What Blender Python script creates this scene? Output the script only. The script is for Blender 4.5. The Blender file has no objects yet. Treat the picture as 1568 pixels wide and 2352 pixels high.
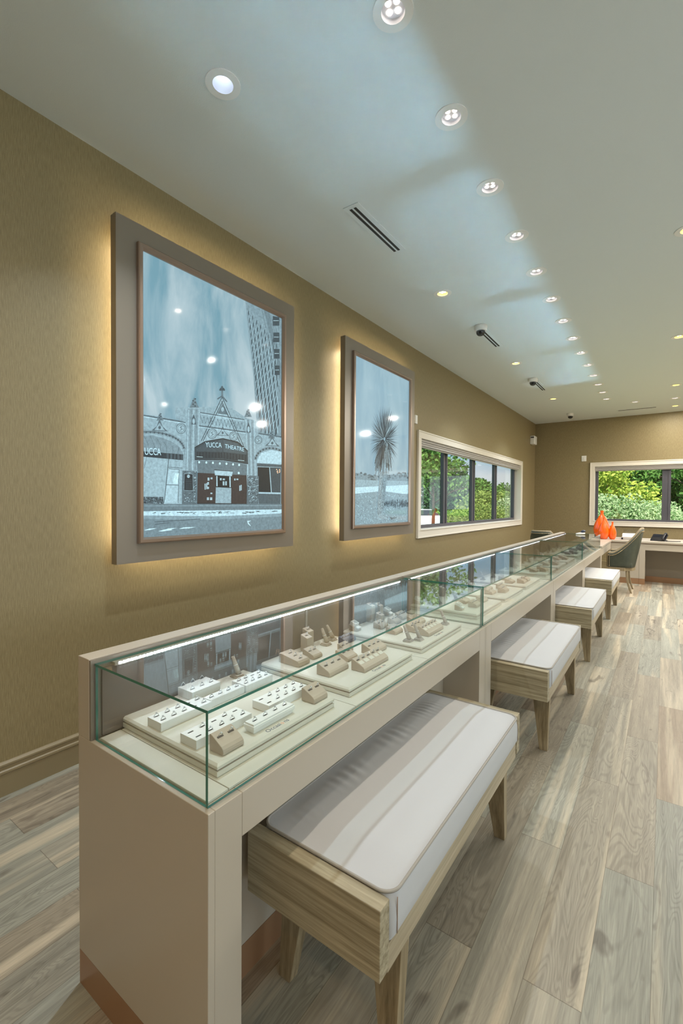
import bpy, bmesh, math, random
from mathutils import Vector, Matrix
R = random.Random(7)
scene = bpy.context.scene
col = scene.collection
PI = math.pi

# ------------------------------------------------------------------ helpers
class MB:
    def __init__(s): s.v = []; s.f = []; s.m = []; s.sm = []; s.c = []
    def face(s, pts, mi=0, smooth=False, c=None):
        i = len(s.v); s.v += [tuple(p) for p in pts]
        s.f.append(tuple(range(i, i + len(pts)))); s.m.append(mi); s.sm.append(smooth); s.c.append(c)
    def box(s, x0, x1, y0, y1, z0, z1, mi=0, mats=None):
        i = len(s.v)
        s.v += [(x0,y0,z0),(x1,y0,z0),(x1,y1,z0),(x0,y1,z0),(x0,y0,z1),(x1,y0,z1),(x1,y1,z1),(x0,y1,z1)]
        q = [(0,3,2,1),(4,5,6,7),(0,1,5,4),(1,2,6,5),(2,3,7,6),(3,0,4,7)]   # bottom top -y +x +y -x
        for k, a in enumerate(q):
            s.f.append(tuple(i + t for t in a)); s.m.append(mats[k] if mats else mi); s.sm.append(False); s.c.append(None)
        return s
    def prism_y(s, prof, y0, y1, mi=0, smooth=False):
        n = len(prof); i = len(s.v)
        s.v += [(p[0], y0, p[1]) for p in prof] + [(p[0], y1, p[1]) for p in prof]
        def add(f, sm=False): s.f.append(f); s.m.append(mi); s.sm.append(sm); s.c.append(None)
        add(tuple(i + k for k in range(n))); add(tuple(i + n + k for k in reversed(range(n))))
        for k in range(n):
            a, b = k, (k + 1) % n
            add((i + b, i + a, i + n + a, i + n + b), smooth)
        return s
    def prism_x(s, prof, x0, x1, mi=0):
        j = len(s.v); s.prism_y(prof, x0, x1, mi)
        for k in range(j, len(s.v)):
            p = s.v[k]; s.v[k] = (p[1], p[0], p[2])
        return s
    def rings(s, rs, mi=0, smooth=True, cap=True, closed=False):
        n = len(rs[0]); i = len(s.v)
        for r in rs: s.v += [tuple(p) for p in r]
        m = len(rs)
        for a in range(m if closed else m - 1):
            b = (a + 1) % m
            for k in range(n):
                l = (k + 1) % n
                s.f.append((i + a*n + k, i + a*n + l, i + b*n + l, i + b*n + k)); s.m.append(mi); s.sm.append(smooth); s.c.append(None)
        if cap and not closed:
            s.f.append(tuple(i + k for k in reversed(range(n)))); s.m.append(mi); s.sm.append(False); s.c.append(None)
            s.f.append(tuple(i + (m-1)*n + k for k in range(n))); s.m.append(mi); s.sm.append(False); s.c.append(None)
        return s
    def lathe(s, prof, c=(0,0,0), n=24, mi=0, smooth=True, cap=True):
        rs = [[(c[0] + r*math.cos(2*PI*k/n), c[1] + r*math.sin(2*PI*k/n), c[2] + z) for k in range(n)] for r, z in prof]
        return s.rings(rs, mi, smooth, cap)
    def cyl(s, p0, p1, r0, r1=None, n=12, mi=0, smooth=True):
        p0 = Vector(p0); p1 = Vector(p1); r1 = r0 if r1 is None else r1
        d = (p1 - p0).normalized(); a = d.orthogonal().normalized(); b = d.cross(a)
        rs = [[p + (a*math.cos(2*PI*k/n) + b*math.sin(2*PI*k/n))*r for k in range(n)] for p, r in ((p0, r0), (p1, r1))]
        return s.rings(rs, mi, smooth)
    def tube(s, pts, rad, n=8, mi=0, closed=False):
        pts = [Vector(p) for p in pts]; rs = []; m = len(pts); prev = None
        for k in range(m):
            if closed: d = pts[(k+1) % m] - pts[k-1]
            else: d = pts[min(k+1, m-1)] - pts[max(k-1, 0)]
            d.normalize()
            a = d.orthogonal().normalized() if prev is None else (prev - d*prev.dot(d)).normalized()
            prev = a; b = d.cross(a); r = rad[k] if isinstance(rad, (list, tuple)) else rad
            rs.append([pts[k] + (a*math.cos(2*PI*t/n) + b*math.sin(2*PI*t/n))*r for t in range(n)])
        return s.rings(rs, mi, True, not closed, closed)
    def loft(s, sections, mi=0, smooth=False):
        return s.rings(sections, mi, smooth)
    def xf(s, M, start=0):
        for k in range(start, len(s.v)): s.v[k] = tuple(M @ Vector(s.v[k]))
        return s
    def build(s, name, mats, parent=None, bevel=0, seg=2, fix=True):
        off = Vector((0,0,0)); p = parent
        while p is not None: off += p.location; p = p.parent
        me = bpy.data.meshes.new(name)
        me.from_pydata([tuple(Vector(v) - off) for v in s.v], [], s.f)
        if not isinstance(mats, (list, tuple)): mats = [mats]
        for m in mats: me.materials.append(m)
        me.polygons.foreach_set('material_index', s.m)
        me.polygons.foreach_set('use_smooth', s.sm)
        if any(c is not None for c in s.c):
            ca = me.color_attributes.new('tone', 'FLOAT_COLOR', 'CORNER')
            for pl in me.polygons:
                c = s.c[pl.index] or (1, 1, 1)
                for li in pl.loop_indices: ca.data[li].color = (*c, 1)
        if fix:
            bm = bmesh.new(); bm.from_mesh(me); bmesh.ops.recalc_face_normals(bm, faces=bm.faces); bm.to_mesh(me); bm.free()
        me.update()
        o = bpy.data.objects.new(name, me); col.objects.link(o); o.parent = parent
        if bevel:
            b = o.modifiers.new('bevel', 'BEVEL'); b.width = bevel; b.segments = seg; b.limit_method = 'ANGLE'; b.angle_limit = math.radians(40)
            b.harden_normals = False
        return o

def tag(o, label=None, cat=None, group=None, kind=None):
    if label: o['label'] = label
    if cat: o['category'] = cat
    if group: o['group'] = group
    if kind: o['kind'] = kind
    return o
def empty(name, loc, label, cat, group=None):
    o = bpy.data.objects.new(name, None); col.objects.link(o); o.location = loc; o.empty_display_size = .05
    return tag(o, label, cat, group)
def dup(o, parent=None):
    c = o.copy(); col.objects.link(c); c.parent = parent
    for ch in list(o.children): dup(ch, c)
    return c
def place(proto, used, loc, label, rz=0, group=None, scale=None):
    if used.get(proto.name): o = dup(proto)
    else: o = proto; used[proto.name] = True
    o.location = loc; o.rotation_euler = (0, 0, rz)
    if scale: o.scale = scale
    o['label'] = label
    if group: o['group'] = group
    return o
USED = {}

# ------------------------------------------------------------------ materials
def srgb(r, g, b):
    f = lambda c: (c/255/12.92) if c/255 <= .04045 else ((c/255 + .055)/1.055)**2.4
    return (f(r), f(g), f(b), 1)
def mat(name, c, rough=.5, metal=0., emis=None, estr=0., coat=0., spec=.5, bump=None, var=None, sheen=0):
    m = bpy.data.materials.new(name); m.use_nodes = True; nt = m.node_tree; b = nt.nodes['Principled BSDF']
    b.inputs['Base Color'].default_value = c; b.inputs['Roughness'].default_value = rough; b.inputs['Metallic'].default_value = metal
    b.inputs['Specular IOR Level'].default_value = spec
    b.inputs['Coat Weight'].default_value = coat; b.inputs['Coat Roughness'].default_value = .03
    b.inputs['Sheen Weight'].default_value = sheen
    if emis: b.inputs['Emission Color'].default_value = emis; b.inputs['Emission Strength'].default_value = estr
    if var or bump:
        tc = nt.nodes.new('ShaderNodeTexCoord'); mp = nt.nodes.new('ShaderNodeMapping'); nt.links.new(tc.outputs['Object'], mp.inputs[0])
        if var:   # (scale xyz, amount, color2)
            sc, amt, c2 = var
            mp.inputs['Scale'].default_value = sc
            n = nt.nodes.new('ShaderNodeTexNoise'); n.inputs['Scale'].default_value = 1; n.inputs['Detail'].default_value = 6; n.inputs['Roughness'].default_value = .65
            nt.links.new(mp.outputs[0], n.inputs['Vector'])
            rp = nt.nodes.new('ShaderNodeValToRGB'); rp.color_ramp.elements[0].position = .5 - amt; rp.color_ramp.elements[1].position = .5 + amt
            rp.color_ramp.elements[0].color = c; rp.color_ramp.elements[1].color = c2
            nt.links.new(n.outputs[0], rp.inputs[0]); nt.links.new(rp.outputs[0], b.inputs['Base Color'])
        if bump:  # (scale, strength)
            n2 = nt.nodes.new('ShaderNodeTexNoise'); n2.inputs['Scale'].default_value = bump[0]; n2.inputs['Detail'].default_value = 3
            nt.links.new(tc.outputs['Object'], n2.inputs['Vector'])
            bp = nt.nodes.new('ShaderNodeBump'); bp.inputs['Strength'].default_value = bump[1]; bp.inputs['Distance'].default_value = .002
            nt.links.new(n2.outputs[0], bp.inputs['Height']); nt.links.new(bp.outputs[0], b.inputs['Normal'])
    return m
def emitter(name, c, s):
    m = bpy.data.materials.new(name); m.use_nodes = True; nt = m.node_tree; nt.nodes.clear()
    e = nt.nodes.new('ShaderNodeEmission'); e.inputs[0].default_value = c; e.inputs[1].default_value = s
    o = nt.nodes.new('ShaderNodeOutputMaterial'); nt.links.new(e.outputs[0], o.inputs[0]); return m
def pane(name, tint, f0=.04):
    m = bpy.data.materials.new(name); m.use_nodes = True; nt = m.node_tree; nt.nodes.clear(); N = nt.nodes.new; L = nt.links.new
    lw = N('ShaderNodeLayerWeight'); lw.inputs[0].default_value = .5
    p = N('ShaderNodeMath'); p.operation = 'POWER'; p.inputs[1].default_value = 5; L(lw.outputs['Facing'], p.inputs[0])
    a = N('ShaderNodeMath'); a.operation = 'MULTIPLY_ADD'; a.inputs[1].default_value = 1 - f0; a.inputs[2].default_value = f0; L(p.outputs[0], a.inputs[0])
    t = N('ShaderNodeBsdfTransparent'); t.inputs[0].default_value = tint
    g = N('ShaderNodeBsdfGlossy'); g.inputs['Roughness'].default_value = 0.0
    mx = N('ShaderNodeMixShader'); L(a.outputs[0], mx.inputs[0]); L(t.outputs[0], mx.inputs[1]); L(g.outputs[0], mx.inputs[2])
    o = N('ShaderNodeOutputMaterial'); L(mx.outputs[0], o.inputs[0]); return m

def wall_mat():
    m = bpy.data.materials.new('khaki_wallcovering'); m.use_nodes = True; nt = m.node_tree; b = nt.nodes['Principled BSDF']; N = nt.nodes.new; L = nt.links.new
    tc = N('ShaderNodeTexCoord')
    mp = N('ShaderNodeMapping'); mp.inputs['Scale'].default_value = (260, 260, 22); L(tc.outputs['Object'], mp.inputs[0])
    n = N('ShaderNodeTexNoise'); n.inputs['Scale'].default_value = 1; n.inputs['Detail'].default_value = 3; L(mp.outputs[0], n.inputs['Vector'])
    rp = N('ShaderNodeValToRGB'); rp.color_ramp.elements[0].position = .35; rp.color_ramp.elements[1].position = .7
    rp.color_ramp.elements[0].color = srgb(130,117,84); rp.color_ramp.elements[1].color = srgb(149,135,101)
    L(n.outputs[0], rp.inputs[0])
    sp = N('ShaderNodeTexNoise'); sp.inputs['Scale'].default_value = 420; sp.inputs['Detail'].default_value = 1; L(tc.outputs['Object'], sp.inputs['Vector'])
    r2 = N('ShaderNodeValToRGB'); r2.color_ramp.elements[0].position = .72; r2.color_ramp.elements[1].position = .78
    L(sp.outputs[0], r2.inputs[0])
    mx = N('ShaderNodeMixRGB'); mx.inputs[2].default_value = srgb(214,200,160); L(rp.outputs[0], mx.inputs[1]); L(r2.outputs[0], mx.inputs[0])
    L(mx.outputs[0], b.inputs['Base Color']); b.inputs['Roughness'].default_value = .5; b.inputs['Specular IOR Level'].default_value = .45
    return m
def floor_mat():
    m = bpy.data.materials.new('grey_brown_plank_vinyl'); m.use_nodes = True; nt = m.node_tree; b = nt.nodes['Principled BSDF']; N = nt.nodes.new; L = nt.links.new
    W, LEN = .1525, 1.22
    tc = N('ShaderNodeTexCoord'); sp = N('ShaderNodeSeparateXYZ'); L(tc.outputs['Object'], sp.inputs[0])
    def M(op, a, b_=None, c=None):
        n = N('ShaderNodeMath'); n.operation = op
        for k, v in enumerate((a, b_, c)):
            if v is None: continue
            if isinstance(v, (int, float)): n.inputs[k].default_value = v
            else: L(v, n.inputs[k])
        return n.outputs[0]
    xs = M('DIVIDE', M('SUBTRACT', sp.outputs[0], .061), W); row = M('FLOOR', xs)
    w1 = N('ShaderNodeTexWhiteNoise'); w1.noise_dimensions = '1D'; L(row, w1.inputs['W'])
    ys = M('SUBTRACT', M('DIVIDE', M('SUBTRACT', sp.outputs[1], .15), LEN), M('MULTIPLY', M('FLOORED_MODULO', row, 2), .5)); cellY = M('FLOOR', ys)
    cv = N('ShaderNodeCombineXYZ'); L(row, cv.inputs[0]); L(cellY, cv.inputs[1])
    w2 = N('ShaderNodeTexWhiteNoise'); w2.noise_dimensions = '3D'; L(cv.outputs[0], w2.inputs['Vector'])
    sc3 = N('ShaderNodeSeparateColor'); L(w2.outputs['Color'], sc3.inputs[0]); rA, rB, rC = sc3.outputs[0], sc3.outputs[1], sc3.outputs[2]
    sh = N('ShaderNodeVectorMath'); sh.operation = 'SCALE'; L(w2.outputs['Color'], sh.inputs[0]); sh.inputs[3].default_value = 37
    ad = N('ShaderNodeVectorMath'); ad.operation = 'ADD'; L(tc.outputs['Object'], ad.inputs[0]); L(sh.outputs[0], ad.inputs[1])
    def noise(scale, det, rough, dist, s=1):
        mp = N('ShaderNodeMapping'); mp.inputs['Scale'].default_value = scale; L(ad.outputs[0], mp.inputs[0])
        n = N('ShaderNodeTexNoise'); n.inputs['Scale'].default_value = s; n.inputs['Detail'].default_value = det; n.inputs['Roughness'].default_value = rough; n.inputs['Distortion'].default_value = dist
        L(mp.outputs[0], n.inputs['Vector']); return n.outputs[0]
    def mixc(f, a, c, bt='MIX'):
        n = N('ShaderNodeMixRGB'); n.blend_type = bt
        for k, v in enumerate((f, a, c)):
            if isinstance(v, (tuple, float, int)): n.inputs[k].default_value = v
            else: L(v, n.inputs[k])
        return n.outputs[0]
    def rng(v, a, c, lo, hi):
        n = N('ShaderNodeMapRange'); n.inputs['From Min'].default_value = a; n.inputs['From Max'].default_value = c; n.inputs['To Min'].default_value = lo; n.inputs['To Max'].default_value = hi; L(v, n.inputs[0]); return n.outputs[0]
    cath = noise((9, 1.25, 9), 2.5, .45, .9)
    streak = noise((42, 1.5, 42), 6, .6, .5)
    fine = noise((240, 9, 240), 3, .65, .2)
    sap = noise((10, .38, 10), 3, .5, .5)
    knot = noise((10, 3.2, 10), 2, .4, 1.5)
    base = mixc(rng(rA, .3, .8, 0, 1), srgb(160,160,148), srgb(154,138,118))
    base = mixc(1.0, base, rng(streak, .3, .7, .74, 1.14), 'MULTIPLY')
    lines = rng(M('SINE', M('MULTIPLY', cath, 170)), -.2, 1, 1.0, .76)
    base = mixc(M('MULTIPLY', rng(rC, .2, .8, .25, .9), 1.0), base, mixc(1.0, base, lines, 'MULTIPLY'))
    base = mixc(rng(sap, .54, .67, 0, .7), base, mixc(1.0, srgb(210,198,174), rng(streak, .3, .7, .86, 1.05), 'MULTIPLY'))
    base = mixc(rng(knot, .66, .74, 0, .55), base, srgb(78,68,60))
    base = mixc(1.0, base, rng(fine, .3, .7, .86, 1.1), 'MULTIPLY')
    rp = N('ShaderNodeHueSaturation'); L(base, rp.inputs['Color'])
    # joint lines
    def edge(v, w):
        f = M('FRACT', v); d = M('MINIMUM', f, M('SUBTRACT', 1, f)); return M('LESS_THAN', d, w)
    e = M('MAXIMUM', edge(xs, .006), edge(ys, .0011))
    hs = N('ShaderNodeHueSaturation'); L(rp.outputs[0], hs.inputs['Color'])
    L(M('ADD', .92, M('MULTIPLY', rB, .2)), hs.inputs['Value'])
    mx = N('ShaderNodeMixRGB'); mx.blend_type = 'MULTIPLY'; L(M('MULTIPLY', e, .55), mx.inputs[0]); L(hs.outputs[0], mx.inputs[1]); mx.inputs[2].default_value = (.25,.2,.16,1)
    L(mx.outputs[0], b.inputs['Base Color']); b.inputs['Roughness'].default_value = .42; b.inputs['Specular IOR Level'].default_value = .5
    bp = N('ShaderNodeBump'); bp.inputs['Strength'].default_value = .15; bp.inputs['Distance'].default_value = .001; L(fine, bp.inputs['Height']); L(bp.outputs[0], b.inputs['Normal'])
    return m
def grain_mat(name, c1, c2, axis='x', rough=.5):
    sc = {'x': (3, 60, 90), 'z': (60, 60, 3), 'y': (60, 3, 90)}[axis]
    return mat(name, c1, rough, var=(sc, .19, c2))
def print_mat(name, strength):
    """backlit photographic print: tone of each patch from the mesh, sky clouds from noise"""
    m = bpy.data.materials.new(name); m.use_nodes = True; nt = m.node_tree; b = nt.nodes['Principled BSDF']; N = nt.nodes.new; L = nt.links.new
    at = N('ShaderNodeVertexColor'); at.layer_name = 'tone'
    tc = N('ShaderNodeTexCoord')
    n = N('ShaderNodeTexNoise'); n.inputs['Scale'].default_value = 55; n.inputs['Detail'].default_value = 5; n.inputs['Roughness'].default_value = .7; L(tc.outputs['Object'], n.inputs['Vector'])
    mr = N('ShaderNodeMapRange'); mr.inputs['From Min'].default_value = .3; mr.inputs['From Max'].default_value = .7; mr.inputs['To Min'].default_value = .72; mr.inputs['To Max'].default_value = 1.25; L(n.outputs[0], mr.inputs[0])
    mu = N('ShaderNodeVectorMath'); mu.operation = 'SCALE'; L(at.outputs[0], mu.inputs[0]); L(mr.outputs[0], mu.inputs[3])
    L(mu.outputs[0], b.inputs['Emission Color']); b.inputs['Emission Strength'].default_value = strength
    b.inputs['Base Color'].default_value = (.03,.035,.04,1); b.inputs['Roughness'].default_value = .06; b.inputs['Specular IOR Level'].default_value = .5
    return m
def sky_print_mat(name, ca, cb, strength):
    m = bpy.data.materials.new(name); m.use_nodes = True; nt = m.node_tree; b = nt.nodes['Principled BSDF']; N = nt.nodes.new; L = nt.links.new
    tc = N('ShaderNodeTexCoord'); mp = N('ShaderNodeMapping'); mp.inputs['Scale'].default_value = (1, 3.2, 1.0); mp.inputs['Rotation'].default_value = (math.radians(-28), 0, 0)
    L(tc.outputs['Object'], mp.inputs[0])
    n = N('ShaderNodeTexNoise'); n.inputs['Scale'].default_value = 1.25; n.inputs['Detail'].default_value = 6; n.inputs['Roughness'].default_value = .55; n.inputs['Distortion'].default_value = .4; L(mp.outputs[0], n.inputs['Vector'])
    rp = N('ShaderNodeValToRGB'); rp.color_ramp.elements[0].position = .38; rp.color_ramp.elements[1].position = .62
    rp.color_ramp.elements[0].color = ca; rp.color_ramp.elements[1].color = cb; L(n.outputs[0], rp.inputs[0])
    L(rp.outputs[0], b.inputs['Emission Color']); b.inputs['Emission Strength'].default_value = strength
    b.inputs['Base Color'].default_value = (.03,.035,.04,1); b.inputs['Roughness'].default_value = .06
    return m
def led_strip_mat():
    m = bpy.data.materials.new('led_tape'); m.use_nodes = True; nt = m.node_tree; nt.nodes.clear(); N = nt.nodes.new; L = nt.links.new
    tc = N('ShaderNodeTexCoord'); sp = N('ShaderNodeSeparateXYZ'); L(tc.outputs['Object'], sp.inputs[0])
    a = N('ShaderNodeMath'); a.operation = 'MULTIPLY'; a.inputs[1].default_value = 2*PI/.0122; L(sp.outputs[1], a.inputs[0])
    s = N('ShaderNodeMath'); s.operation = 'SINE'; L(a.outputs[0], s.inputs[0])
    g = N('ShaderNodeMath'); g.operation = 'GREATER_THAN'; g.inputs[1].default_value = .2; L(s.outputs[0], g.inputs[0])
    mr = N('ShaderNodeMapRange'); mr.inputs['To Min'].default_value = LED_S*.02; mr.inputs['To Max'].default_value = LED_S; L(g.outputs[0], mr.inputs[0])
    e = N('ShaderNodeEmission'); e.inputs[0].default_value = (.82,.86,1,1); L(mr.outputs[0], e.inputs[1])
    o = N('ShaderNodeOutputMaterial'); L(e.outputs[0], o.inputs[0]); return m
LED_S = 75.0

MW = wall_mat(); MF = floor_mat()
M_ceil = mat('ceiling_paint', srgb(218,226,226), .9, spec=.2, bump=(260, .25))
M_base = mat('baseboard_taupe', srgb(142,129,100), .4)
M_trim = mat('window_trim_cream', srgb(222,216,204), .45)
M_case = mat('taupe_satin_laminate', srgb(184,175,160), .34)
M_door = mat('dark_taupe_door', srgb(116,104,96), .3)
M_pads = mat('cream_leatherette', srgb(212,209,198), .5, bump=(900, .12))
M_edge = mat('pad_edge', srgb(150,128,112), .5)
M_cop = mat('copper_kickplate', srgb(164,128,98), .32, .3)
M_led = led_strip_mat()
M_alu = mat('aluminium', srgb(196,196,200), .3, .9)
M_dkgap = mat('dark_slot', srgb(40,38,36), .7)
M_glass = pane('showcase_glass', (.965,.99,.978,1))
M_gedge = mat('green_glass_edge', srgb(52,118,104), .1, spec=1)
M_wpane = pane('window_glass', (.96,.98,.97,1))
M_mull = mat('charcoal_window_frame', srgb(86,86,94), .35, .3)
M_shade = mat('grey_roller_shade', srgb(176,172,168), .6)
M_white = mat('white_plastic', srgb(232,232,228), .4)
M_wtray = mat('white_leatherette', srgb(238,240,240), .45)
M_taupe = mat('taupe_leatherette', srgb(184,170,154), .38, bump=(700, .1))
M_slate = mat('slate_leatherette', srgb(98,98,112), .4)
M_silver = mat('polished_silver', srgb(225,225,228), .28, .9)
M_stone = mat('clear_stone', srgb(245,250,255), .02, .3, spec=1, coat=1)
M_blue = mat('blue_stone', srgb(30,50,150), .03, 0, spec=1, coat=1)
M_woodx = grain_mat('weathered_oak_rail', srgb(122,112,86), srgb(184,174,148), 'x')
M_woody = grain_mat('weathered_oak_long_rail', srgb(150,137,112), srgb(186,174,150), 'y')
M_woodz = grain_mat('weathered_oak_leg', srgb(116,102,76), srgb(172,156,126), 'z')
M_seat = mat('pale_grey_seat_fabric', srgb(192,195,199), .7, bump=(1400, .3), sheen=.2)
M_pipe = mat('seat_piping', srgb(158,154,146), .6)  # piping darkened to stand in for the shadow gap below it
M_frame = mat('brushed_champagne_panel', srgb(140,131,119), .36, .35)
M_frame2 = mat('bronze_profile', srgb(168,148,134), .28, .75)
M_halo = emitter('warm_led_tape', (1, .82, .55, 1), 62)
M_black = mat('black_plastic', srgb(26,28,34), .3)
M_screen = mat('dark_glossy_screen', srgb(30,34,44), .1)
M_orange = mat('glossy_orange_glass', srgb(250,96,0), .08, coat=1, emis=None)
M_leather = mat('dark_green_grey_leather', srgb(58,64,56), .42, bump=(500, .15), var=((9,9,9), .3, srgb(76,82,70)))
M_nail = mat('brass_nailhead', srgb(226,206,170), .25, .9)
M_chairwood = grain_mat('aged_wood_chair_frame', srgb(126,112,86), srgb(160,146,118), 'z')
M_clear = pane('clear_acrylic', (.93,.94,.95,1), .06)

# ------------------------------------------------------------------ room shell
H = 3.2664; YB = 11.38; X1 = 6.4; Y0 = -3.6
WY0, WY1, WZ0, WZ1 = 5.21, 10.07, 1.03, 2.21     # left wall window opening
BX0, BX1, BZ0, BZ1 = 1.235, 4.4, 1.01, 2.225     # back wall window opening
RZ0, RZ1 = 1.0, 2.3                               # right wall windows (unseen side)
RW = [(-3.2, -.3), (.8, 3.9)]
b = MB(); b.box(0 - .2, X1 + .2, Y0 - .2, YB + .2, -.12, 0); tag(b.build('floor', MF), kind='structure')

WHITE_Y = [1.557, 2.14] + [2.14 + .6006*k for k in range(1, 13)]
LIGHTS = [(1.63, y) for y in WHITE_Y] + [(.855, 1.385), (.855, 3.87), (.855, 6.33), (.855, 8.82)] + \
         [(2.61, 3.93), (2.61, 6.35), (2.62, 8.86), (2.625, 9.92), (2.637, 10.7), (2.035, 9.9)]
UNSEEN = [(1.63, .95), (1.63, .35), (1.63, -.3), (2.61, 1.45), (2.61, -1.0), (4.3, 1.45), (4.3, 3.93), (4.3, 6.35), (4.3, 8.86), (4.3, -1.0), (5.6, 2.6), (5.6, 5.2), (4.9, -2.4), (4.3, 10.4), (3.3, 7.6), (5.6, 9.6), (5.6, 10.6), (5.6, 7.8), (.855, -1.1), (.6, -2.4), (2.2, -2.4), (3.6, -2.4), (3.4, -.9)]
def ceiling():
    bm = bmesh.new(); edges = []
    def loop(pts):
        vs = [bm.verts.new(p) for p in pts]
        for k in range(len(vs)): edges.append(bm.edges.new((vs[k], vs[(k+1) % len(vs)])))
    loop([(-.2, Y0-.2, H), (X1+.2, Y0-.2, H), (X1+.2, YB+.2, H), (-.2, YB+.2, H)])
    for (x, y) in LIGHTS + UNSEEN:
        r = .052
        loop([(x + r*math.cos(2*PI*k/28), y + r*math.sin(2*PI*k/28), H) for k in range(28)])
    bmesh.ops.triangle_fill(bm, use_beauty=True, use_dissolve=False, edges=edges)
    for f in bm.faces:
        if f.normal.z > 0: f.normal_flip()
    me = bpy.data.meshes.new('ceiling'); bm.to_mesh(me); bm.free(); me.materials.append(M_ceil)
    o = bpy.data.objects.new('ceiling', me); col.objects.link(o); tag(o, kind='structure')
ceiling()
b = MB(); b.box(-.2, X1+.2, Y0-.2, YB+.2, H+.16, H+.3); tag(b.build('ceiling_roof_deck', M_ceil), kind='structure')

def wall_with_holes(name, axis, pos, thick, a0, a1, holes):
    """axis 'x': slab between x=pos and pos+thick, running a0..a1 in y; holes (s0,s1,z0,z1)"""
    b = MB()
    def bx(s0, s1, z0, z1):
        if s1 - s0 < 1e-6 or z1 - z0 < 1e-6: return
        if axis == 'x': b.box(min(pos, pos+thick), max(pos, pos+thick), s0, s1, z0, z1)
        else: b.box(s0, s1, min(pos, pos+thick), max(pos, pos+thick), z0, z1)
    cur = a0
    for (s0, s1, z0, z1) in sorted(holes):
        bx(cur, s0, 0, H+.16); bx(s0, s1, 0, z0); bx(s0, s1, z1, H+.16); cur = s1
    bx(cur, a1, 0, H+.16)
    return tag(b.build(name, MW), kind='structure')
wall_with_holes('wall_left', 'x', 0, -.2, Y0-.2, YB+.2, [(WY0, WY1, WZ0, WZ1)])
wall_with_holes('wall_back', 'y', YB, .2, 0, X1, [(BX0, BX1, BZ0, BZ1)])
wall_with_holes('wall_right', 'x', X1, .2, Y0-.2, YB+.2, [(a, c, RZ0, RZ1) for a, c in RW])
wall_with_holes('wall_front', 'y', Y0, -.2, 0, X1, [])
def base_prof(h=.159):
    return [(0,0),(.016,0),(.016,h*.66),(.021,h*.68),(.021,h*.74),(.014,h*.77),(.016,h*.88),(.02,h*.9),(.02,h*.95),(.008,h),(0,h)]
b = MB(); b.prism_y(base_prof(), Y0, YB); tag(b.build('baseboard_left', M_base), kind='structure')
b = MB(); b.prism_x([(YB - p, z) for p, z in base_prof()], .021, X1); tag(b.build('baseboard_back', M_base), kind='structure')
b = MB(); b.prism_y([(X1 - p, z) for p, z in base_prof()], Y0, YB-.021); tag(b.build('baseboard_right', M_base), kind='structure')
b = MB(); b.prism_x([(Y0 + p, z) for p, z in base_prof()], .021, X1-.021); tag(b.build('baseboard_front', M_base), kind='structure')

# ------------------------------------------------------------------ windows
def rect_ring(b, f, s0, s1, z0, z1, w, d0, d1, mi=0):
    """f(s,d,z)->xyz ; ring of four members between outer rect and outer-w"""
    for (a0, a1, c0, c1) in ((s0, s1, z1-w, z1), (s0, s1, z0, z0+w), (s0, s0+w, z0+w, z1-w), (s1-w, s1, z0+w, z1-w)):
        p, q = f(a0, d0, c0), f(a1, d1, c1)
        b.box(min(p[0],q[0]), max(p[0],q[0]), min(p[1],q[1]), max(p[1],q[1]), c0, c1, mi)
def window(n, f, s0, s1, z0, z1, mulls, casing=.082, shade=True):
    root = bpy.data.objects.new('window_%d' % n, None); col.objects.link(root); root.location = f((s0+s1)/2, 0, z0); tag(root, kind='structure')
    b = MB(); rect_ring(b, f, s0-casing+.01, s1+casing-.01, z0-casing+.01, z1+casing-.01, casing, 0.0, .022)
    rect_ring(b, f, s0-casing, s1+casing, z0-casing, z1+casing, .018, 0.0, .03)
    b.build('casing', M_trim, root, bevel=.003)
    b = MB(); rect_ring(b, f, s0-.001, s1+.001, z0-.001, z1+.001, .012, -.2, .021); b.build('reveal', M_trim, root)
    b = MB(); p, q = f(s0, -.11, z0+.011), f(s1, .03, z0+.026); b.box(min(p[0],q[0]), max(p[0],q[0]), min(p[1],q[1]), max(p[1],q[1]), p[2], q[2]); b.build('sill', M_trim, root, bevel=.004)
    b = MB(); rect_ring(b, f, s0+.012, s1-.012, z0+.012, z1-.012, .055, -.17, -.11); b.build('window_frame', M_mull, root, bevel=.003)
    def bb(b, a0, a1, d0, d1, c0, c1, mi=0):
        p, q = f(a0, d0, c0), f(a1, d1, c1)
        b.box(min(p[0],q[0]), max(p[0],q[0]), min(p[1],q[1]), max(p[1],q[1]), c0, c1, mi)
    for s in mulls:
        b = MB(); bb(b, s-.075, s-.028, -.165, -.115, z0+.06, z1-.06); bb(b, s+.028, s+.075, -.165, -.115, z0+.06, z1-.06); bb(b, s-.03, s+.03, -.175, -.125, z0+.06, z1-.06)
        b.build('mullion', M_mull, root, bevel=.003)
    ed = [s0+.03] + list(mulls) + [s1-.03]
    for a, c in zip(ed[:-1], ed[1:]):
        b = MB(); bb(b, a+.02, c-.02, -.146, -.142, z0+.05, z1-.05); b.build('pane', M_wpane, root)
    if shade:
        b = MB(); zt = z1 - .012
        for k, (d, h0, h1) in enumerate(((.0, 0, .03), (-.012, .03, .055), (-.02, .055, .08))):
            bb(b, s0+.014, s1-.014, -.105, d-.005, zt-h1, zt-h0)
        bb(b, s0+.02, s1-.02, -.07, -.045, zt-.098, zt-.078)
        b.build('roller_shade', M_shade, root, bevel=.006)
    return root
fl = lambda s, d, z: (d, s, z)
fb = lambda s, d, z: (s, YB - d, z)
fr = lambda s, d, z: (X1 - d, s, z)
window(1, fl, WY0, WY1, WZ0, WZ1, [6.32, 7.52, 8.74])
window(2, fb, BX0, BX1, BZ0, BZ1, [2.53])
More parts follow.
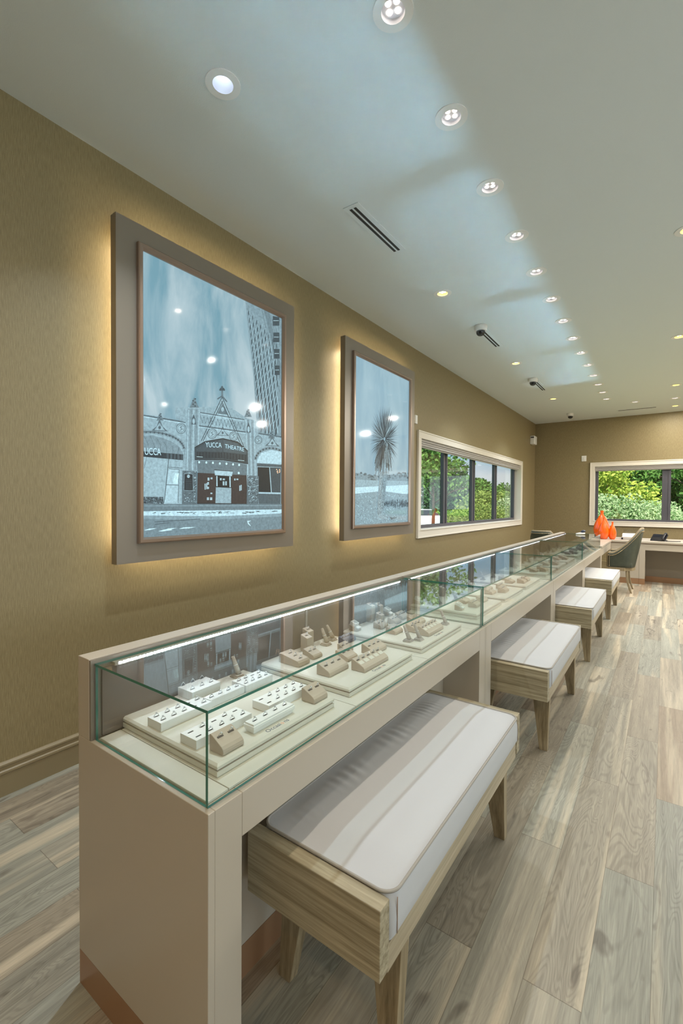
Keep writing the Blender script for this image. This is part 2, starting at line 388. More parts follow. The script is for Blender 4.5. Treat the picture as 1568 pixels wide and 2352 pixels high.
for k, (a, c) in enumerate(RW): window(3+k, fr, a, c, RZ0, RZ1, [a + (c-a)/3, a + 2*(c-a)/3], shade=False)

# ------------------------------------------------------------------ downlights
def led_disc(b, cx, cy, z, r, mi=0, n=8):
    b.face([(cx + r*math.cos(2*PI*k/n), cy + r*math.sin(2*PI*k/n), z) for k in reversed(range(n))], mi)
def ringflat(b, r0, r1, z0, z1, n=28):
    rs = [[(r*math.cos(2*PI*k/n), r*math.sin(2*PI*k/n), z) for k in range(n)] for r, z in ((r0, z1), (r1, z1+.001), (r1, z0), (r0-.004, z0))]
    b.rings(rs, 0, False, False, True)
def downlight(name, label, ledmat, glow, leds, group, led_r=.0115, deep=False, watts=4, tint=(1,.87,.72), spread=180):
    root = empty(name, (0,0,0), label, 'ceiling light', group)
    b = MB(); ringflat(b, .05, .078, -.0035, -.0005)
    b.build('trim_ring', M_white, root)
    d = .075 if deep else .016
    b = MB(); n = 28
    prof = [(.052, -.0008), (.050, d*.4), (.044, d)] if not deep else [(.052, -.0008), (.050, .03), (.04, .06), (.034, .075)]
    b.lathe(prof, n=n, cap=False); 
    b.face([(prof[-1][0]*math.cos(2*PI*k/n), prof[-1][0]*math.sin(2*PI*k/n), prof[-1][1]+.0005) for k in range(n)], 0)
    b.build('reflector', glow, root, fix=False)
    zz = d - .0015
    for k, (x, y) in enumerate(leds):
        b = MB(); led_disc(b, x, y, zz, led_r); b.build('led', ledmat, root, fix=False)
    l = bpy.data.lights.new('downlight_lamp', 'AREA'); l.shape = 'DISK'; l.size = .05; l.energy = watts; l.color = tint; l.spread = math.radians(spread)
    o = bpy.data.objects.new('downlight_lamp', l); col.objects.link(o); o.parent = root; o.location = (0, 0, -.004)
    return root
W_MAIN, W_LEFT, W_RIGHT, W_AMB, W_FAR = 1.8, 9.2, 2.2, 3.6, 38
E_WHITE = emitter('cool_white_led', (1, .87, .72, 1), 14)
E_COOL = emitter('daylight_led', (.80, .91, 1, 1), 14)
E_WARM = emitter('warm_white_led', (1, .85, .66, 1), 14)
G_white = mat('bright_white_reflector', srgb(190,192,200), .35)
G_warm = mat('brass_tinted_reflector', srgb(240,220,120), .25, .3, emis=(1,.86,.3,1), estr=.6)  # yellow emission paints the lit glow onto the reflector
q = .0165; ca, sa = math.cos(.35), math.sin(.35)
four = [(q*(sx*ca - sy*sa), q*(sx*sa + sy*ca)) for sx in (-1,1) for sy in (-1,1)]
seven = [(0,0)] + [(.024*math.cos(k*PI/3), .024*math.sin(k*PI/3)) for k in range(6)]
P_white = downlight('recessed_downlight', '', E_WHITE, G_white, four, 'white downlights in a row over the showcases', watts=W_MAIN, tint=(1,.84,.66), spread=140)
P_warm = downlight('recessed_downlight', '', E_COOL, G_warm, seven, 'yellow rimmed downlights', led_r=.0085, watts=W_LEFT, tint=(.80,.91,1), spread=105)
P_rw = downlight('recessed_downlight', '', E_WARM, G_warm, seven, 'yellow rimmed downlights', led_r=.0085, watts=W_RIGHT, tint=(1,.93,.84))
E_FAR = emitter('bright_white_led', (1, .9, .76, 1), 14)
P_far = downlight('recessed_downlight', 'ceiling downlight outside the picture far to the right', E_FAR, G_white, seven, 'ceiling downlights outside the picture', led_r=.0085, watts=W_FAR, tint=(1,.95,.88)); P_far.location = (4.3, 10.4, H)  # added to brighten the dark far end of the room
E_AMB = emitter('amber_white_led', (1, .70, .38, 1), 14)
P_amb = downlight('recessed_downlight', 'warm ceiling downlight outside the picture behind the camera', E_AMB, G_warm, seven, 'ceiling downlights outside the picture', led_r=.0085, watts=W_AMB, tint=(1,.62,.28)); P_amb.location = (4.9, -2.4, H)  # added behind the camera to warm the surfaces facing it
E_WARM2 = emitter('warm_white_led_far', (1, .84, .64, 1), 14)
P_rwf = downlight('recessed_downlight', 'ceiling downlight outside the picture in the far right corner', E_WARM2, G_warm, seven, 'ceiling downlights outside the picture', led_r=.0085, watts=14, tint=(1,.90,.76)); P_rwf.location = (5.6, 10.6, H)  # this one stands unseen, added for the far end; copies serve visible fittings
P_deep = downlight('recessed_downlight', 'deep white cone downlight with one bulb, nearest the left wall', E_COOL, G_white, [(0,0)], None, led_r=.024, deep=True, watts=W_LEFT, tint=(.76,.89,1), spread=105)
ordn = ['nearest', 'second', 'third', 'fourth', 'fifth', 'sixth', 'seventh', 'eighth', 'ninth', 'tenth', 'eleventh', 'twelfth', 'thirteenth', 'farthest']
for k, (x, y) in enumerate(LIGHTS):
    if k < 14: place(P_white, USED, (x, y, H), '%s white downlight counting along the long row over the showcases' % ordn[k], 0, 'white downlights in a row over the showcases')
    elif k == 14: P_deep.location = (x, y, H)
    elif k < 18:
        place(P_warm, USED, (x, y, H), '%s yellow rimmed downlight between the slot vents and the left wall' % ordn[k-15], 0, 'yellow rimmed downlights')
    else:
        t = ['right ceiling light cut by the picture edge, nearest of the yellow rimmed ones there', 'right side yellow rimmed ceiling light, second from the camera', 'right side yellow rimmed ceiling light, third from the camera',
             'white downlight at the far right, just before the last yellow one', 'right side yellow rimmed ceiling light closest to the back wall', 'white downlight alone beside the long slot near the back wall'][k-18]
        if k in (21, 23): o = dup(P_white)
        else:
            o = P_rw if k == 18 else dup(P_rwf if k in (20, 22) else P_rw)
        o.location = (x, y, H); o['label'] = t; o['group'] = 'downlights on the right of the ceiling'
for k, (x, y) in enumerate(UNSEEN):
    if (x, y) in ((4.9, -2.4), (4.3, 10.4), (5.6, 10.6)): continue
    o = dup(P_amb if y < -.5 else P_far if y > 6 else (P_rw if x > 2 else P_white)); o.location = (x, y, H)  # amber and far copies are added to lift the near panels and far room
    o['label'] = 'ceiling downlight outside the picture over the rest of the shop floor'; o['group'] = 'ceiling downlights outside the picture'

# ------------------------------------------------------------------ ceiling slots and cameras
def vent(x0, x1, y0, y1, label, lx=None, slots='y', g='linear slot vents in the ceiling'):
    root = empty('slot_vent', ((x0+x1)/2, (y0+y1)/2, H-.006), label, 'ceiling vent', g)
    b = MB(); b.box(x0, x1, y0, y1, H-.005, H-.0005); b.build('vent_plate', M_ceil, root, bevel=.001)
    if slots == 'y':
        w = (x1-x0)
        for c in (.34, .62):
            b = MB(); b.box(x0+w*c-.009, x0+w*c+.009, y0+.03, y1-.02, H-.0065, H-.0048); b.build('slot', M_dkgap, root)
    else:
        b = MB(); b.box(x0+.02, x1-.02, (y0+y1)/2-.02, (y0+y1)/2+.02, H-.0065, H-.0048); b.build('slot', M_dkgap, root)
vent(.80, .915, 2.40, 3.04, 'white ceiling vent with two dark slots, the large one nearest the camera')
vent(.80, .915, 4.90, 5.54, 'white two slot ceiling vent half hidden behind the nearest dome camera')
vent(.80, .915, 7.42, 8.07, 'white two slot ceiling vent half hidden behind the second dome camera')
vent(1.70, 2.36, 10.58, 10.68, 'long thin single slot vent across the ceiling near the back wall', slots='x')
def dome():
    root = empty('dome_camera', (0,0,0), '', 'security camera', 'dome security cameras on the ceiling')
    b = MB(); b.lathe([(.066,.002),(.068,-.012),(.066,-.03),(.064,-.034),(.062,-.05),(.045,-.056)], n=28); b.build('camera_body', M_white, root)
    b = MB(); b.lathe([(.044,-.055),(.046,-.066),(.042,-.084),(.03,-.098),(.012,-.105),(.001,-.106)], n=24, cap=False); b.build('dome_cover', M_smoke, root)
    b = MB(); b.lathe([(.018,-.06),(.022,-.075),(.012,-.09)], n=12); b.build('lens_module', M_black, root)
    return root
M_smoke = pane('smoked_dome', (.3,.3,.32,1), .06)
P_dome = dome()
for (x, y), t in zip([(.89, 4.80), (.868, 7.24), (.885, 10.44)], ['largest white dome camera on the ceiling, nearest the camera', 'second white dome camera on the ceiling, beside the middle slot vent', 'farthest white dome camera on the ceiling, close to the back wall']):
    place(P_dome, USED, (x, y, H), t)

# wall devices
root = empty('emergency_light', (.0, 10.97, 2.72), 'white plastic box fixed on the left wall close to the far corner', 'wall box')
b = MB(); b.box(-.001, .10, 10.87, 11.1, 2.74, 2.93); b.build('housing', M_white, root, bevel=.015, seg=3)
b = MB(); b.box(.02, .085, 10.855, 10.87, 2.88, 2.905); b.build('lamp_slot', M_dkgap, root)
o = MB().box(.002, .028, 5.03, 5.09, 2.355, 2.46).build('wall_sensor', M_white, bevel=.004); tag(o, 'small white sensor on the left wall right of the yucca plant picture', 'sensor')
root = empty('switch_plate', (1.025, YB, 2.34), 'small white rectangular plate on the back wall left of the window', 'wall plate')
MB().box(.98, 1.075, YB-.01, YB-.001, 2.345, 2.47).build('plate', M_white, root, bevel=.003)
MB().box(1.01, 1.045, YB-.014, YB-.0095, 2.38, 2.435).build('rocker', M_white, root, bevel=.002)

# ------------------------------------------------------------------ backlit pictures
def homog(src):
    """src: four picture corners TL TR BR BL -> unit square (u right, v down)"""
    (x0,y0),(x1,y1),(x2,y2),(x3,y3) = src
    dx1, dx2, dx3 = x1-x2, x3-x2, x0-x1+x2-x3
    dy1, dy2, dy3 = y1-y2, y3-y2, y0-y1+y2-y3
    dn = dx1*dy2 - dx2*dy1
    g = (dx3*dy2 - dx2*dy3)/dn; h = (dx1*dy3 - dx3*dy1)/dn
    A = Matrix(((x1-x0+g*x1, x3-x0+h*x3, x0), (y1-y0+g*y1, y3-y0+h*y3, y0), (g, h, 1))).inverted()
    def f(x, y):
        v = A @ Vector((x, y, 1)); return v.x/v.z, v.y/v.z
    return f
class Art:
    """flat print drawn from patches; each patch 0.05 mm in front of the last"""
    def __init__(s, y0, y1, z0, z1, x, src):
        s.y0, s.y1, s.z0, s.z1, s.x = y0, y1, z0, z1, x; s.h = homog(src); s.b = MB(); s.k = 0
    def P(s, p):
        u, v = s.h(*p); u = min(max(u, 0), 1); v = min(max(v, 0), 1)
        return (s.x + s.k*.000009, s.y0 + u*(s.y1-s.y0), s.z1 - v*(s.z1-s.z0))
    def poly(s, pts, t, mi=1):
        if isinstance(t, (int, float)): c = tone(t)
        else: c = t
        s.k += 1; s.b.face([s.P(p) for p in pts], mi, c=c)
    def quad(s, x0, y0, x1, y1, t): s.poly([(x0,y0),(x1,y0),(x1,y1),(x0,y1)], t)
    def line(s, a, c, w, t):
        dx, dy = c[0]-a[0], c[1]-a[1]; l = math.hypot(dx, dy) or 1; nx, ny = -dy/l*w/2, dx/l*w/2
        s.poly([(a[0]+nx,a[1]+ny),(c[0]+nx,c[1]+ny),(c[0]-nx,c[1]-ny),(a[0]-nx,a[1]-ny)], t)
    def path(s, pts, w, t):
        for a, c in zip(pts[:-1], pts[1:]): s.line(a, c, w, t)
    def ell(s, cx, cy, rx, ry, t, n=20): s.poly([(cx+rx*math.cos(2*PI*k/n), cy+ry*math.sin(2*PI*k/n)) for k in range(n)], t)
    def ring(s, cx, cy, rx, ry, w, t, a0=0, a1=2*PI, n=18):
        s.path([(cx+rx*math.cos(a0+(a1-a0)*k/n), cy+ry*math.sin(a0+(a1-a0)*k/n)) for k in range(n+1)], w, t)
def tone(t):
    """grey level 0..255 with the print's blue cast -> linear"""
    t = min(255, max(0, (t-128)*1.22 + 132)); c = srgb(t*.80, t*.96 + 2, min(255, t*1.0 + 6)); return c[:3]
def text_mesh(name, body, size, origin, e1, e2, m, parent, align='LEFT', extr=.0002, space=1.0):
    """real lettering as a thin mesh: e1 reading direction, e2 up"""
    cu = bpy.data.curves.new(name, 'FONT'); cu.body = body; cu.size = size; cu.align_x = align; cu.extrude = extr; cu.resolution_u = 3; cu.space_character = space
    t = bpy.data.objects.new(name, cu); col.objects.link(t); bpy.context.view_layer.update()
    me = bpy.data.meshes.new_from_object(t.evaluated_get(bpy.context.evaluated_depsgraph_get())); w = max(v.co.x for v in me.vertices)
    bpy.data.objects.remove(t); bpy.data.curves.remove(cu)
    e1 = Vector(e1); e2 = Vector(e2); e3 = e1.normalized().cross(e2.normalized())
    off = Vector((0,0,0)); p = parent
    while p is not None: off += p.location; p = p.parent
    O = Vector(origin) - off
    for v in me.vertices: v.co = O + e1*v.co.x + e2*v.co.y + e3*v.co.z
    me.materials.clear(); me.materials.append(m); me.name = name
    o = bpy.data.objects.new(name, me); col.objects.link(o); o.parent = parent
    return o, w

FX = .100      # face of the champagne panel
def lightbox(y0, z0, w, h, label, skym, drawer, src):
    root = empty('backlit_picture', (0, y0+w/2, z0), label, 'picture', 'backlit framed photographs on the left wall')
    b = MB(); b.box(.070, FX, y0, y0+w, z0, z0+h); b.box(.046, .0699, y0+.001, y0+.004, z0+.001, z0+h-.001); b.box(.046, .0699, y0+w-.004, y0+w-.001, z0+.001, z0+h-.001); b.box(.046, .0699, y0+.0045, y0+w-.0045, z0+.001, z0+.004); b.box(.046, .0699, y0+.0045, y0+w-.0045, z0+h-.004, z0+h-.001)
    b.build('outer_panel', M_frame, root)
    b = MB(); b.box(.002, .0699, y0+.16, y0+w-.16, z0+.16, z0+h-.16); b.build('wall_mount', M_frame, root)
    i = .09
    b = MB()
    b.box(.059, .069, y0+i, y0+i+.001, z0+i, z0+h-i); b.box(.059, .069, y0+w-i-.001, y0+w-i, z0+i, z0+h-i)
    b.box(.059, .069, y0+i+.002, y0+w-i-.002, z0+i, z0+i+.001); b.box(.059, .069, y0+i+.002, y0+w-i-.002, z0+h-i-.001, z0+h-i)
    b.build('halo_light', M_halo, root)
    my, mz = .116, .108
    iy0, iy1, iz0, iz1 = y0+my, y0+w-my, z0+mz, z0+h-mz
    b = MB(); fw = .034
    # mitred picture profile
    def prof(d): return None
    o_ = [(iy0,iz0),(iy1,iz0),(iy1,iz1),(iy0,iz1)]; sx = [1,-1,-1,1]; sz = [1,1,-1,-1]
    sec = [(0, 0), (0, .022), (.006, .028), (.022, .028), (fw, .012), (fw, 0)]
    rs = []
    for k in range(4):
        rs.append([(FX + d, o_[k][0] + sx[k]*a, o_[k][1] + sz[k]*a) for a, d in sec])
    b.rings(rs, 0, False, False, True); b.build('picture_frame', M_frame2, root)
    ay0, ay1, az0, az1 = iy0+fw-.001, iy1-fw+.001, iz0+fw-.001, iz1-fw+.001
    A = Art(ay0, ay1, az0, az1, FX + .004, src)
    A.b.face([(FX+.003, ay0, az0), (FX+.003, ay1, az0), (FX+.003, ay1, az1), (FX+.003, ay0, az1)], 0, c=(1,1,1))
    drawer(A, root)
    A.b.build('photo_print', [skym, M_print], root, fix=False)
    return root
PRINT_S = .72
M_print = print_mat('backlit_print', PRINT_S)
M_sky1 = sky_print_mat('backlit_print_cloudy_sky', srgb(112,156,172), srgb(178,200,208), PRINT_S)
M_sky2 = sky_print_mat('backlit_print_clear_sky', srgb(138,172,188), srgb(158,188,200), PRINT_S)
M_letter = emitter('print_lettering', (*tone(225), 1), PRINT_S)

def draw_theatre(A, root):
    r = random.Random(3)
    # tall hotel block
    A.poly([(865,478),(1128,600),(1116,1480),(955,1440),(940,1330),(920,1010),(880,640)], 152)
    for k in range(7): A.line((985+22*k, 540+14*k), (1118-2*k, 1120-95*k+60), 2.5, 120)
    A.poly([(1000,545),(1040,565),(1118,950),(1118,1060)], 132)
    for row in range(17):
        for c in range(8):
            x = 885 + c*27 + row*5.2 + (c*2); y = 560 + row*52 + c*34
            s = 1 + row*.05
            if x > 1095 or y > 1440 or x < 872 + row*5: continue
            A.poly([(x,y),(x+8*s,y-16*s),(x+8*s,y+14*s),(x,y+30*s)], 92 + r.randint(-10, 20))
            A.poly([(x+9*s,y-14*s),(x+12*s,y-18*s),(x+12*s,y+12*s),(x+9*s,y+16*s)], 190)
    for k in range(4): A.quad(1062+4*k, 590+120*k, 1110, 660+120*k, 84); A.quad(1066+4*k, 620+120*k, 1106, 626+120*k, 170)
    # side wings
    A.poly([(100,1300),(240,1320),(430,1362),(440,1965),(100,1955)], 172)
    A.poly([(920,1436),(1010,1447),(1120,1470),(1115,1966),(920,1966)], 170)
    A.line((100,1308),(430,1364), 10, 110); A.line((100,1318),(430,1376), 4, 210)
    A.line((920,1440),(1120,1472), 10, 110)
    # left rounded awning
    A.ring(150,1560,262,128,26,150, PI, 2*PI, 24)
    A.ring(150,1556,258,124,5,80, PI, 2*PI, 24)
    for k in range(15):
        a = PI*1.45 + k*PI*.55/15; A.ell(150+262*math.cos(a), 1562+128*math.sin(a), 7, 8, 96, 8)
    A.poly([(100,1462),(180,1458),(260,1478),(330,1508),(380,1545),(408,1600),(100,1575)], 148)
    for k in range(7): A.path([(120+48*k, 1458+6*k*k*.9), (150+45*k, 1520+5*k), (160+42*k, 1580+5*k)], 2.5, 108)
    A.poly([(100,1572),(406,1598),(404,1640),(100,1612)], 62)
    for k in range(5): A.quad(285+26*k, 1590+k*2, 300+26*k, 1628+k*2, 88+10*(k%2))
    # shop front left
    A.poly([(100,1612),(404,1640),(400,1715),(385,1955),(100,1950)], 178)
    A.line((140,1615),(122,1700), 3, 110); A.line((300,1630),(265,1950), 5, 95); A.line((292,1690),(400,1698), 4, 100)
    A.poly([(300,1702),(375,1708),(365,1952),(266,1950)], 196); A.path([(300,1702),(375,1708),(365,1952)], 4, 100); A.line((278,1818),(368,1822), 4, 90)
    A.poly([(345,1735),(374,1735),(362,1812),(328,1812)], 240)
    A.poly([(100,1905),(258,1908),(262,1960),(100,1958)], 96)
    for k in range(60): A.ell(r.uniform(110,255), r.uniform(1910,1955), r.uniform(2,6), r.uniform(2,5), r.choice((60,140,165)), 6)
    # main block
    A.poly([(350,1258),(438,1254),(530,1252),(650,1248),(760,1262),(862,1330),(950,1364),(956,1760),(430,1720),(425,1365),(350,1335)], 168)
    A.poly([(436,1262),(530,1268),(520,1720),(420,1716)], 158)
    A.poly([(850,1335),(925,1350),(932,1755),(866,1752)], 160)
    for x0, x1, y0, y1 in ((440,1270,430,1715),): pass
    for k in range(5):
        A.line((446+19*k,1272),(432+20*k,1716), 3 if k%2 else 6, 112 if k%2 else 196)
        A.line((862+15*k,1345),(872+14*k,1752), 3 if k%2 else 5, 116 if k%2 else 196)
    # gable and pinnacles
    A.poly([(690,1178),(545,1500),(840,1545)], 178)
    A.poly([(690,1230),(655,1300),(735,1310)], 120)
    A.ell(672,1322,14,20,190,10); A.ell(712,1326,14,20,190,10); A.ell(692,1270,11,17,185,10)
    for d in (0, 14): A.line((690+d*.3,1180+d*2),(536+d,1500), 5, 84); A.line((690-d*.3,1180+d*2),(848-d,1550), 5, 84)
    A.line((690,1180),(690,1120), 14, 120); A.ell(690,1122,18,12,88,10); A.ell(690,1108,8,10,96,8); A.ell(676,1128,7,7,90,8); A.ell(705,1128,7,7,90,8)
    A.line((655,1195),(690,1172), 9, 110); A.line((725,1215),(690,1172), 9, 110)
    for cx, cy, s in ((487,1215,1.0),(877,1292,.8),(239,1318,.75),(1047,1452,.75)):
        A.poly([(cx-34*s,cy+42*s),(cx-14*s,cy-4*s),(cx,cy-34*s),(cx+14*s,cy-4*s),(cx+34*s,cy+42*s)], 128)
        for k in range(5): A.ell(cx+(-1)**k*8*s, cy-22*s+13*k*s, 7*s, 5*s, 84, 7)
    for cx, cy in ((482,1350),(880,1410)):
        A.poly([(cx-16,cy+30),(cx-12,cy-14),(cx,cy-46),(cx+12,cy-14),(cx+16,cy+30)], 100); A.ell(cx,cy+6,9,22,186,10)
    for cx, cy, s in ((235,1400,1.0),(692,1440,.8),(1052,1515,.9)):
        A.poly([(cx-60*s,cy+24*s),(cx-22*s,cy-8*s),(cx,cy-62*s),(cx+22*s,cy-6*s),(cx+60*s,cy+30*s)], 112)
        A.poly([(cx-38*s,cy+20*s),(cx,cy-34*s),(cx+38*s,cy+24*s)], 176); A.ell(cx,cy+2*s,10*s,12*s,104,8)
    A.line((530,1292),(850,1345), 7, 110); A.line((530,1302),(850,1355), 3, 208)
    A.line((520,1388),(860,1436), 8, 104); A.line((520,1398),(860,1446), 3, 212)
    for k in range(13):
        x = 532+25*k; y = 1318+4*k
        A.path([(x,y),(x+12,y+52),(x+24,y+4)], 3, 112)
    for cx, cy, q_ in ((390,1408,34),(615,1447,33),(770,1466,30),(950,1494,26)):
        A.ell(cx,cy,q_,q_*1.1,182,18); A.ring(cx,cy,q_,q_*1.1,4,96); A.ring(cx,cy,q_*.72,q_*.8,3,112)
        A.path([(cx+9,cy-14),(cx-8,cy-8),(cx+8,cy+6),(cx-9,cy+15)], 4, 110)
    # right arch
    A.ring(1040,1640,112,86,20,140, PI, 2*PI*.97, 18)
    for k in range(12):
        a = PI*1.05 + k*PI*.85/12; A.ell(1040+112*math.cos(a), 1640+86*math.sin(a), 6, 7, 84, 8)
    A.poly([(940,1640),(970,1590),(1040,1568),(1118,1580),(1117,1672),(940,1660)], 206)
    A.poly([(938,1664),(1117,1676),(1116,1694),(938,1686)], 96)
    A.poly([(942,1692),(1112,1698),(1108,1878),(944,1874)], 44); A.poly([(1036,1696),(1112,1698),(1108,1878),(1042,1876)], 82)
    A.line((1030,1694),(1042,1878), 6, 190); A.line((942,1880),(1110,1886), 10, 196)
    for k in range(9): A.ell(1086+r.uniform(-18,18), 1718+r.uniform(-16,18), 4, 5, (.85,.6,.4), 7)
    A.poly([(946,1886),(1110,1890),(1108,1962),(950,1962)], 104)
    for k in range(6): A.line((948,1897+11*k),(1109,1900+11*k), 2, 66)
    # marquee
    A.poly([(486,1548),(560,1505),(690,1482),(800,1508),(872,1575),(874,1668),(690,1640),(486,1636)], 76)
    A.poly([(500,1560),(560,1520),(688,1492),(688,1580),(500,1575)], 88)
    A.poly([(694,1492),(795,1518),(862,1580),(862,1600),(694,1580)], 94)
    A.poly([(500,1580),(688,1584),(688,1626),(500,1624)], 58); A.poly([(694,1584),(862,1604),(862,1650),(694,1630)], 62)
    for k in range(8): A.line((512+23*k,1582),(512+23*k,1622), 2, 92)
    for k in range(7): A.line((712+22*k,1588+2*k),(712+22*k,1630+2*k), 2, 98)
    A.line((486,1636),(690,1640), 5, 30); A.line((690,1640),(874,1668), 5, 30); A.path([(486,1548),(560,1505),(690,1482),(800,1508),(872,1575)], 5, 40)
    A.line((500,1615),(545,1618), 3, 240); A.line((800,1640),(845,1646), 3, 240)
    # soffit and entrance
    A.poly([(500,1642),(690,1646),(866,1672),(862,1755),(508,1735)], 122)
    for k, (x, y) in enumerate(((518,1655),(570,1657),(618,1660),(668,1665),(716,1667),(764,1672),(808,1676))): A.ell(x,y,7,9,232,9)
    A.ell(805,1735,8,9,225,8)
    A.poly([(505,1732),(862,1752),(868,1962),(500,1960)], (.040,.030,.028))
    A.poly([(628,1712),(762,1722),(755,1758),(632,1750)], 196); A.line((626,1712),(764,1722), 5, 66)
    A.poly([(640,1752),(752,1758),(750,1840),(638,1834)], 34); A.poly([(642,1755),(650,1756),(650,1832),(642,1831)], 206); A.poly([(736,1760),(746,1760),(746,1838),(738,1838)], 206)
    A.poly([(638,1838),(750,1842),(748,1956),(634,1954)], 172); A.line((636,1836),(752,1842), 5, 52)
    for x, y, w, h in ((578,1768,14,22),(600,1766,14,14),(556,1812,8,44),(568,1808,8,44),(576,1800,12,20),(576,1835,12,16),(598,1878,14,10),(572,1912,16,20),(595,1912,16,20),(668,1772,12,16),(688,1775,16,12),(688,1795,12,30),(706,1795,12,30),(771,1775,10,14),(788,1776,14,10),(808,1826,8,40),(818,1822,8,40)):
        A.quad(x, y, x+w, y+h, 190)
    A.line((500,1956),(868,1962), 5, 40)
    # marble piers
    for (x0, x1, y0, y1) in ((396,502,1716,1962),(866,950,1752,1966)):
        A.poly([(x0,y0),(x1,y0+6),(x1-4,y1),(x0-6,y1)], 112)
        for k in range(95):
            x = r.uniform(x0+2,x1-16); y = r.uniform(y0+8,y1-8); A.line((x,y),(x+r.uniform(4,16),y+r.uniform(-16,10)), r.uniform(2,5), r.choice((64,80,165,200,178)))
    A.poly([(408,1742),(470,1744),(472,1862),(404,1860)], 52); A.path([(408,1742),(438,1730),(470,1744),(472,1862),(404,1860),(408,1742)], 3, 160); A.ell(438,1758,11,13,190,8)
    for k in range(6): A.line((416,1785+12*k),(462,1786+12*k), 1.6, 110)
    # street
    A.poly([(95,1960),(1120,1962),(1120,2008),(95,2016)], 128)
    A.line((95,1972),(1120,1974), 4, 165)
    A.poly([(95,2012),(1120,2002),(1120,2030),(900,2044),(620,2050),(95,2042)], 214)
    for k in range(46):
        x = r.uniform(120,1070); y = 2026 + r.uniform(-6,9) - (x/200); A.line((x,y),(x+r.uniform(8,34),y+r.uniform(-4,4)), r.uniform(2,5), r.choice((58,90,120)))
    A.poly([(95,2044),(620,2052),(900,2046),(1120,2032),(1120,2160),(95,2215)], 138)
    A.poly([(95,2044),(620,2052),(1120,2032),(1120,2052),(620,2076),(95,2070)], 158)
    A.line((190,2090),(520,2070), 5, 100); A.line((190,2108),(300,2096), 4, 92)
    for pts in ([(105,2152),(150,2138),(205,2136),(150,2150)],[(215,2158),(290,2138),(355,2134),(305,2146),(320,2150),(240,2160)],[(365,2142),(400,2130),(490,2128),(440,2138)],[(862,2085),(892,2083),(872,2096),(890,2126),(868,2108)]):
        A.poly(pts, 226)
    # lettering follows the marquee slope
    def put(body, p, q_, size, nm):
        a = Vector(A.P(p)); c = Vector(A.P(q_)); a.x = c.x = FX + .0165
        e1 = (c - a); L_ = e1.length; e1.normalize(); e2 = Vector((1,0,0)).cross(e1)
        o, w = text_mesh(nm, body, size, a, e1, e2, M_letter, root)
        s = L_/max(w, 1e-4)
        for v in o.data.vertices:
            d = v.co - (a - root.location); v.co = (a - root.location) + e1*(d.dot(e1)*s) + e2*d.dot(e2) + Vector((1,0,0))*d.x
        return o
    put('YUCCA', (562,1546), (678,1549), .046, 'sign_lettering')
    put('THEATRE', (700,1553), (840,1578), .040, 'sign_lettering')
    put('UCCA', (118,1600), (238,1604), .058, 'shop_lettering')

def draw_yucca(A, root):
    r = random.Random(5)
    # hills, far field
    A.poly([(330,1570),(420,1575),(520,1600),(760,1590),(930,1600),(930,1700),(330,1720)], 150)
    for k in range(70):
        x = r.uniform(345,905); y = 1590 + r.uniform(-18,34) + (0 if x < 520 or x > 780 else 20); A.ell(x, y, r.uniform(6,16), r.uniform(5,14), r.choice((104,120,135)), 7)
    A.poly([(330,1640),(560,1650),(930,1660),(930,1730),(330,1735)], 172)
    A.poly([(330,1722),(930,1700),(930,1790),(330,1800)], 216)
    A.poly([(330,1790),(640,1760),(930,1800),(930,2140),(330,2140)], 158)
    for k in range(420):
        x = r.uniform(335,915); y = r.uniform(1800,2110); A.line((x,y),(x+r.uniform(-8,8),y-r.uniform(4,14)), r.uniform(2,4.5), r.choice((104,126,186,206,214)))
    for k in range(150):
        x = r.uniform(650,905); y = 1900 + r.uniform(-34,34)*(1-abs(x-800)/200); A.line((x,y+10),(x+r.uniform(-14,14),y-r.uniform(14,36)), 3, r.choice((54,70,88)))
    # trunk
    A.poly([(606,1560),(688,1560),(640,2000),(574,2005)], 148)
    for k in range(130):
        y = r.uniform(1570,2000); c = 645 - (y-1570)*.085; x = c + r.uniform(-30,30); A.line((x,y),(x+r.uniform(-6,6),y+r.uniform(8,18)), 3, r.choice((92,112,196)))
    # crown of blades
    cx, cy = 652, 1222
    for k in range(520):
        a = r.uniform(0, 2*PI); up = -math.sin(a)
        Lx = 165; Ly = 345 if up > 0 else 370
        l = r.uniform(.55, 1)
        x = cx + Lx*math.cos(a)*l*1.02; y = cy - Ly*math.sin(a)*l*(1 if up < 0 else 1)
        if up > 0: y = cy + Ly*up*l
        else: y = cy + Ly*up*l
        jx = cx + (x-cx)*.1; jy = cy + (y-cy)*.1
        dx, dy = x-jx, y-jy; m_ = math.hypot(dx,dy) or 1; w = r.uniform(2.6,5)
        A.poly([(jx-dy/m_*w, jy+dx/m_*w), (x, y), (jx+dy/m_*w, jy-dx/m_*w)], r.choice((52,66,84,100,128,168)))
    for k in range(120):
        x = cx + r.uniform(-95,85); y = 1400 + r.uniform(-60,60); A.line((x*.6+cx*.4,y-80),(x-10,y+r.uniform(60,150)), r.uniform(3,5), r.choice((56,76,96,160)))
    for k in range(14): A.line((r.uniform(700,760),2080-r.uniform(20,40)),(r.uniform(700,780),2030), 3, 90)

lightbox(1.297, 1.039, 1.433, 1.889, 'large glowing framed street photograph of an old theatre front', M_sky1, draw_theatre, [(122,113),(1128,607),(1113,2145),(110,2203)])
lightbox(3.434, 1.031, 1.418, 1.889, 'glowing framed photograph of a tall yucca plant, beside the window', M_sky2, draw_yucca, [(353,345),(915,622),(900,2080),(340,2115)])

